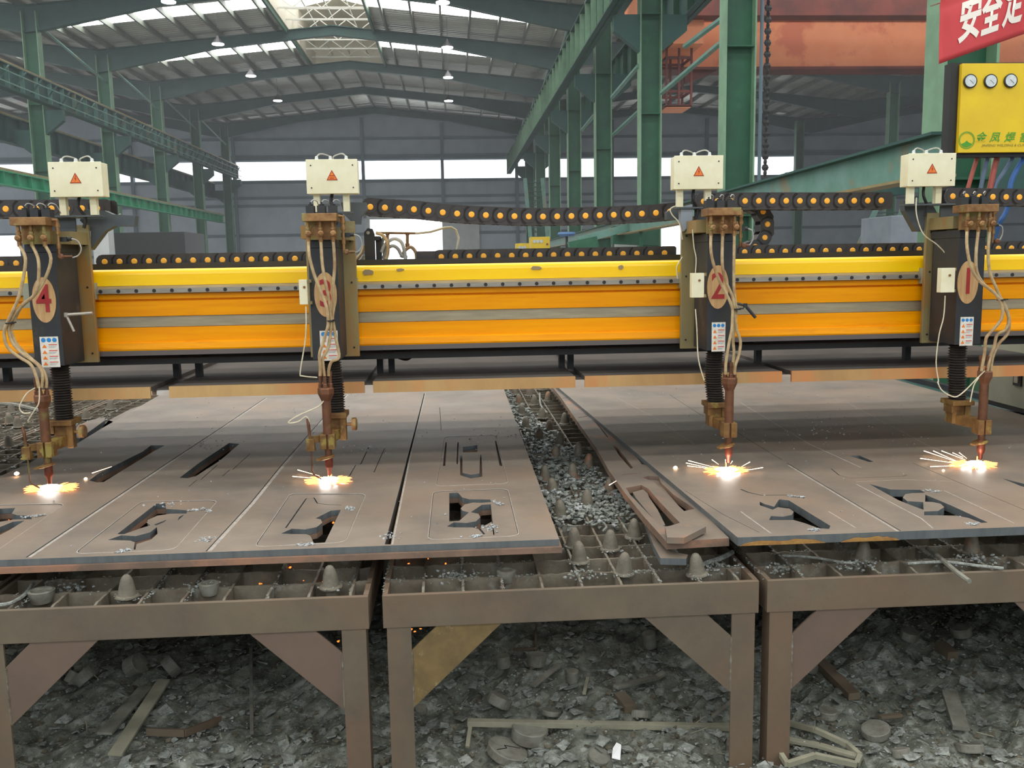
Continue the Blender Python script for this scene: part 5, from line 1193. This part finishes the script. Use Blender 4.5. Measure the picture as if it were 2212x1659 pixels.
sparks = [((1545, 1010), (1487, 995)), ((1540, 1012), (1482, 1000)), ((1530, 1012), (1485, 1006)), ((1552, 1003), (1538, 993)), ((1567, 1000), (1567, 993)), ((1578, 1002), (1582, 996)), ((1602, 1008), (1620, 998)), ((1605, 1017), (1648, 1010)),
          ((2068, 998), (1996, 974)), ((2075, 1000), (2016, 974)), ((2085, 993), (2034, 974)), ((2060, 1000), (1988, 990)), ((2062, 1006), (2010, 1008)), ((2080, 988), (2058, 978)), ((2088, 990), (2072, 978)),
          ((690, 1028), (643, 1015)), ((680, 1033), (632, 1029)), ((241, 1008), (199, 1022)), ((1331, 1039), (1316, 1048))]
spk = {}
for a_, b_ in sparks:
    p, q = onz(*a_, ZP+.012), onz(*b_, ZP+.02)
    hn = 'four' if a_[0] < 400 else 'three' if a_[0] < 800 else 'two' if a_[0] < 1700 else 'one'; hn += ' on the left' if b_[0] < a_[0] else ' on the right'; spk[hn] = spk.get(hn, 0)+1
    tag(MB().tube([p, p.lerp(q, .6), q], [.0005, .0009, .0015], 5).build('flying_spark', SPARK), '%s thin glowing spark at the flame of torch head %s' % (ORD_[spk[hn]-1], hn), 'spark', 'sparks around the flames')
for px, py, rr, lab in ((1459, 1010, .010, 'glowing orange bead on the right plate left of the flame of head two'), (36, 1023, .012, 'glowing bead by the left photo edge'), (185, 1034, .008, 'glowing bead between head four and the dark slot'), (2038, 1016, .006, 'tiny bead left of the flame of head one')):
    p = onz(px, py, ZP+rr*.5); tag(MB().lathe([(.001, -rr*.8), (rr*.8, -rr*.4), (rr, 0), (rr*.8, rr*.4), (.001, rr*.8)], p, 10).build('glowing_bead', SPARK, smooth=True), lab, 'ember')
r = random.Random(3)
for k, (px, py, z_, n, s_, lab) in enumerate([(20, 1118, .60, 14, .03, 'orange embers inside the opening at the left edge'), (325, 1130, .58, 12, .025, 'orange embers under the second scroll part'), (714, 1125, .60, 4, .012, 'embers under the part left of the wide kerf'),
                                           (752, 1385, .30, 5, .015, 'embers left of the table gap'), (888, 1358, .34, 6, .015, 'embers right of the table gap'), (640, 1243, .57, 10, .10, 'dim embers between plate and grating, left of the table gap'), (900, 1230, .57, 10, .06, 'dim embers between plate and grating, right of the table gap'), (1408, 1028, .66, 3, .008, 'small embers in the scrap strip slot')]):
    c = onz(px, py, z_); mb = MB()
    for i in range(n): flake(mb, (c.x+r.gauss(0, s_), c.y+r.gauss(0, s_), z_+r.uniform(-.01, .01)), r.uniform(.003, .009), r)
    tag(mb.build('ember_cluster', EMBER), lab, 'embers', kind='stuff')

# ================================================================= SLAG HEAP UNDER THE TABLES
def gz(x, y):
    t = min(max((y-3.0)/1.6, 0), 1); z = -.10+.12*t*t*(3-2*t)
    z += .020*math.sin(x*7+y*3)+.016*math.sin(x*13-y*11+1)+.010*math.sin(x*29+y*17)+.006*math.sin(x*53-y*41)
    return z
def ground_at(px, py):
    d = ray(px, py); t0_ = (-.2-H)/d[2]; t = (0.1-H)/d[2]
    for _ in range(60):
        p = d*t
        if H+p[2] <= gz(p[0], p[1]): break
        t += (t0_-t)*.03
    return Vector((p[0], p[1], gz(p[0], p[1])))
mb = MB(); nx, ny = 210, 150; r = random.Random(9)
xs_ = [-4.4+8.0*i/nx for i in range(nx+1)]; ys_ = [2.1+5.6*(j/ny)**1.25 for j in range(ny+1)]
mb.v = [(x, y, gz(x, y)+r.uniform(-.009, .009)) for x in xs_ for y in ys_]
mb.f = [(i*(ny+1)+j, (i+1)*(ny+1)+j, (i+1)*(ny+1)+j+1, i*(ny+1)+j+1) for i in range(nx) for j in range(ny)]
tag(mb.build('slag_heap', GROUND), 'uneven heap of dark slag and dust under the tables', 'slag heap', kind='stuff')
mc = MB(); mw = MB(); mg = MB(); r = random.Random(21)
for k in range(42000):
    y = 2.35+3.2*r.random()**1.5; x = r.uniform(-2.6, 2.7)*(.45+.2*y)
    s_ = r.uniform(.002, .007) if r.random() < .86 else r.uniform(.007, .018)
    flake(mw if r.random() < (.34 if math.sin(x*5+1)+math.sin(y*7+x*3) > .6 else .03) and s_ < .010 else (mg if r.random() < .45 else mc), (x, y, gz(x, y)+r.uniform(0, .016)), s_, r, .45)
for k in range(2200):
    y = 2.35+2.6*r.random()**1.3; x = r.uniform(-2.6, 2.7)*(.45+.2*y)
    flake(mc, (x, y, gz(x, y)+r.uniform(.004, .02)), r.uniform(.014, .042), r, .14)
tag(mc.build('slag_flakes', SLAG), 'grey slag flakes covering the heap under the tables', 'slag', kind='stuff')
tag(mg.build('brown_slag_crumbs', mat('brown_slag', srgb(118, 110, 92), srgb(84, 80, 66), 30, .8, bump=.6, world=True)), 'brownish slag crumbs mixed into the heap under the tables', 'slag', kind='stuff')
tag(mw.build('bright_slag_flakes', SLAGB), 'bright slag flakes sprinkled over the heap under the tables', 'slag', kind='stuff')
# cylindrical slugs and offcuts on the heap
def slug(px, py, rpx, hgt, lab, tx=0, ty=0, crack=False, m=SLUG):
    p = ground_at(px, py); s_ = rpx*p.length/F*1.1
    mb = MB().lathe([(s_*.96, 0), (s_, .004), (s_, hgt-.003), (s_*.95, hgt)], n=22)
    mb.v = [(x*(1+rnd.uniform(-.02, .02)), y*(1+rnd.uniform(-.02, .02)), z) for x, y, z in mb.v]
    o = mb.build('steel_slug', m); o.location = p+Vector((0, 0, .006)); o.rotation_euler = (tx, ty, rnd.uniform(0, 6)); tag(o, lab, 'slug', 'steel slugs on the slag heap')
    if crack:
        c = MB().bar((-s_*.5, s_*.6, hgt), (-.1*s_, .1*s_, hgt), .004, .002).bar((-.1*s_, .1*s_, hgt), (.1*s_, .2*s_, hgt), .004, .002).bar((.1*s_, .2*s_, hgt), (.25*s_, -.6*s_, hgt), .004, .002).build('crack', BLACK, o)
slug(1092, 1636, 44, .035, 'largest round slug with a zigzag crack, bottom middle', .35, 0, True)
slug(1142, 1600, 38, .05, 'thick round slug behind the cracked one', -.1, .1)
slug(1074, 1527, 26, .04, 'broken round slug above the long flat bar, left one', .5, .2)
slug(1189, 1548, 22, .02, 'flat disc touching the long flat bar', .3, 0)
slug(1159, 1440, 20, .05, 'rough-faced slug left of the slag column under the middle table', .1, -.1)
slug(1237, 1350, 13, .07, 'upright dark slug just below the middle beam', 0, 0)
slug(1348, 1347, 16, .07, 'upright slug with pale top just below the middle beam', 0, 0)
slug(1405, 1402, 14, .07, 'tapered slug with pale face under the right brace', .15, 0)
slug(1237, 1476, 13, .05, 'slag-covered slug in the middle of the heap', 0, 0)
slug(1384, 1556, 22, .03, 'smooth tan disc above the long flat bar, right of the block', .55, .0)
slug(1293, 1645, 24, .02, 'flat grey disc left of the white fragment', .3, 0)
slug(1584, 1617, 17, .02, 'small grey disc beside the right leg of the middle table', .3, .1)
slug(1088, 1447, 15, .05, 'dark slug at the right end of the yellowed brace', 0, .1)
slug(1752, 1455, 15, .06, 'pale-topped slug under the right table brace', 0, 0)
slug(1788, 1553, 18, .03, 'round slug left of the large flat disc at the right', 0, 0)
slug(1893, 1590, 27, .03, 'large flat disc on the heap under the right table', .1, .2)
slug(2095, 1627, 25, .03, 'disc with a split lying bottom right', .35, -.1, True)
slug(1962, 1385, 17, .04, 'pale rounded slug in the shade under the right table', .2, 0)
slug(2078, 1377, 18, .04, 'dark slug at the rear right under the table', .2, .1)
slug(281, 1449, 20, .06, 'slug seen edge-on with oval face under the left table', .9, -.6)
slug(360, 1452, 21, .05, 'slug lying on its side right of the oval-faced one', 1.0, .3)
slug(192, 1475, 20, .05, 'shaded slug near the left brace, right of two', .7, .1)
slug(155, 1482, 16, .05, 'shaded slug near the left brace, left of two', .7, .2)
slug(750, 1540, 17, .05, 'slug with pale top beside the left leg of the table gap', 0, 0)
slug(912, 1540, 12, .02, 'small pale disc right of the table gap', .3, 0)
slug(1948, 1640, 18, .03, 'tan slug at the bottom under the right table', .4, .2)
def flatbar(pts_, w_, h_, lab, m=SLUG, name='flat_bar', dz=.03):
    P_ = [ground_at(*p)+Vector((0, 0, dz)) for p in pts_]; mb = MB()
    for p, q in zip(P_[:-1], P_[1:]): mb.bar(p, q, w_, h_)
    tag(mb.build(name, m, bevel=.001), lab, 'offcut'); return P_
TANB = mat('tan_flat_bar', srgb(158, 154, 132), srgb(132, 130, 112), 8, .6, bump=.1, world=True)
flatbar([(1010, 1580), (1585, 1590)], .028, .022, 'long flat bar lying across the heap below the middle table', TANB, dz=.035)
flatbar([(1018, 1575), (1010, 1632)], .016, .012, 'short thin leg at the left end of the long flat bar', TANB)
flatbar([(356, 1495), (250, 1659)], .055, .01, 'bright strip leaning at the bottom left, right one of two', TANB, dz=.05)
flatbar([(318, 1510), (228, 1615)], .06, .01, 'greenish strip leaning at the bottom left, left one of two', SLUG, dz=.05)
flatbar([(318, 1598), (400, 1600), (478, 1570)], .012, .03, 'curved brown band on the heap under the left table', RUST)
flatbar([(543, 1415), (545, 1600)], .014, .014, 'thin upright stick under the left table', SLUG, dz=.03)
flatbar([(1770, 1445), (1845, 1520)], .05, .03, 'dark channel-shaped offcut under the right table', RUST, dz=.03)
flatbar([(1540, 1565), (1590, 1520)], .014, .01, 'short strip at the lower end of the right brace', SLUG)
flatbar([(1150, 1500), (1210, 1450)], .03, .008, 'short leaning strip left of the slag column', SLUG)
flatbar([(1330, 1500), (1420, 1478), (1435, 1470)], .03, .012, 'crumpled strip in the middle of the heap', SLUG)
flatbar([(1337, 1512), (1362, 1545)], .05, .035, 'brown block beside the smooth tan disc', RUST, dz=.02)
flatbar([(2030, 1405), (2058, 1430)], .05, .04, 'brown wedge block on the rear of the right heap', RUST, dz=.02)
flatbar([(1900, 1565), (1945, 1560)], .02, .012, 'short brownish bar under the right table', RUST)
flatbar([(2050, 1510), (2075, 1590)], .06, .02, 'broad greenish flat piece on the right heap', SLUG)
flatbar([(1110, 1417), (1158, 1417), (1158, 1365)], .012, .01, 'bent thin angle piece under the middle beam', RUST)
flatbar([(1270, 1480), (1262, 1515)], .014, .01, 'pale short rod beside the slag-covered slug', TANB)
lp_ = [(1672, 1580), (1690, 1575), (1760, 1595), (1830, 1625), (1858, 1650), (1850, 1668), (1760, 1650), (1700, 1668), (1676, 1630), (1672, 1580)]
flatbar(lp_, .018, .02, 'looped frame-shaped scrap at the foot of the right table legs', TANB, name='scrap_loop')
flatbar([(1690, 1612), (1770, 1628), (1850, 1652)], .03, .012, 'inner tongue of scrap inside the looped frame', TANB)
c = [ground_at(x, y)+Vector((0, 0, .03)) for x, y in ((1322, 1655), (1324, 1636), (1332, 1624), (1342, 1630), (1340, 1659))]
mbw = MB().add([tuple(p) for p in c]+[tuple(p+Vector((0, .002, .004))) for p in c], [(0, 1, 2, 3, 4), (9, 8, 7, 6, 5)]+[(k, (k+1) % 5, (k+1) % 5+5, k+5) for k in range(5)])
tag(mbw.build('white_fragment', mat('white_fragment_paint', srgb(250, 250, 248))), 'bright white fragment standing out on the heap, bottom middle', 'fragment')
r = random.Random(33); ms_ = MB()
for k in range(170):
    y = 2.5+1.6*r.random(); x = r.uniform(-1.9, 1.9)*(.45+.2*y)*1.6; a = r.uniform(0, 3.14); L = r.uniform(.02, .07); p = Vector((x, y, gz(x, y)+.01))
    ms_.tube([p, p+Vector((math.cos(a)*L, math.sin(a)*L, r.uniform(-.005, .02)))], r.uniform(.001, .003), 5)
tag(ms_.build('thin_scrap_wires', TANB), 'thin scrap wires and slivers strewn over the heap', 'scrap', kind='stuff')
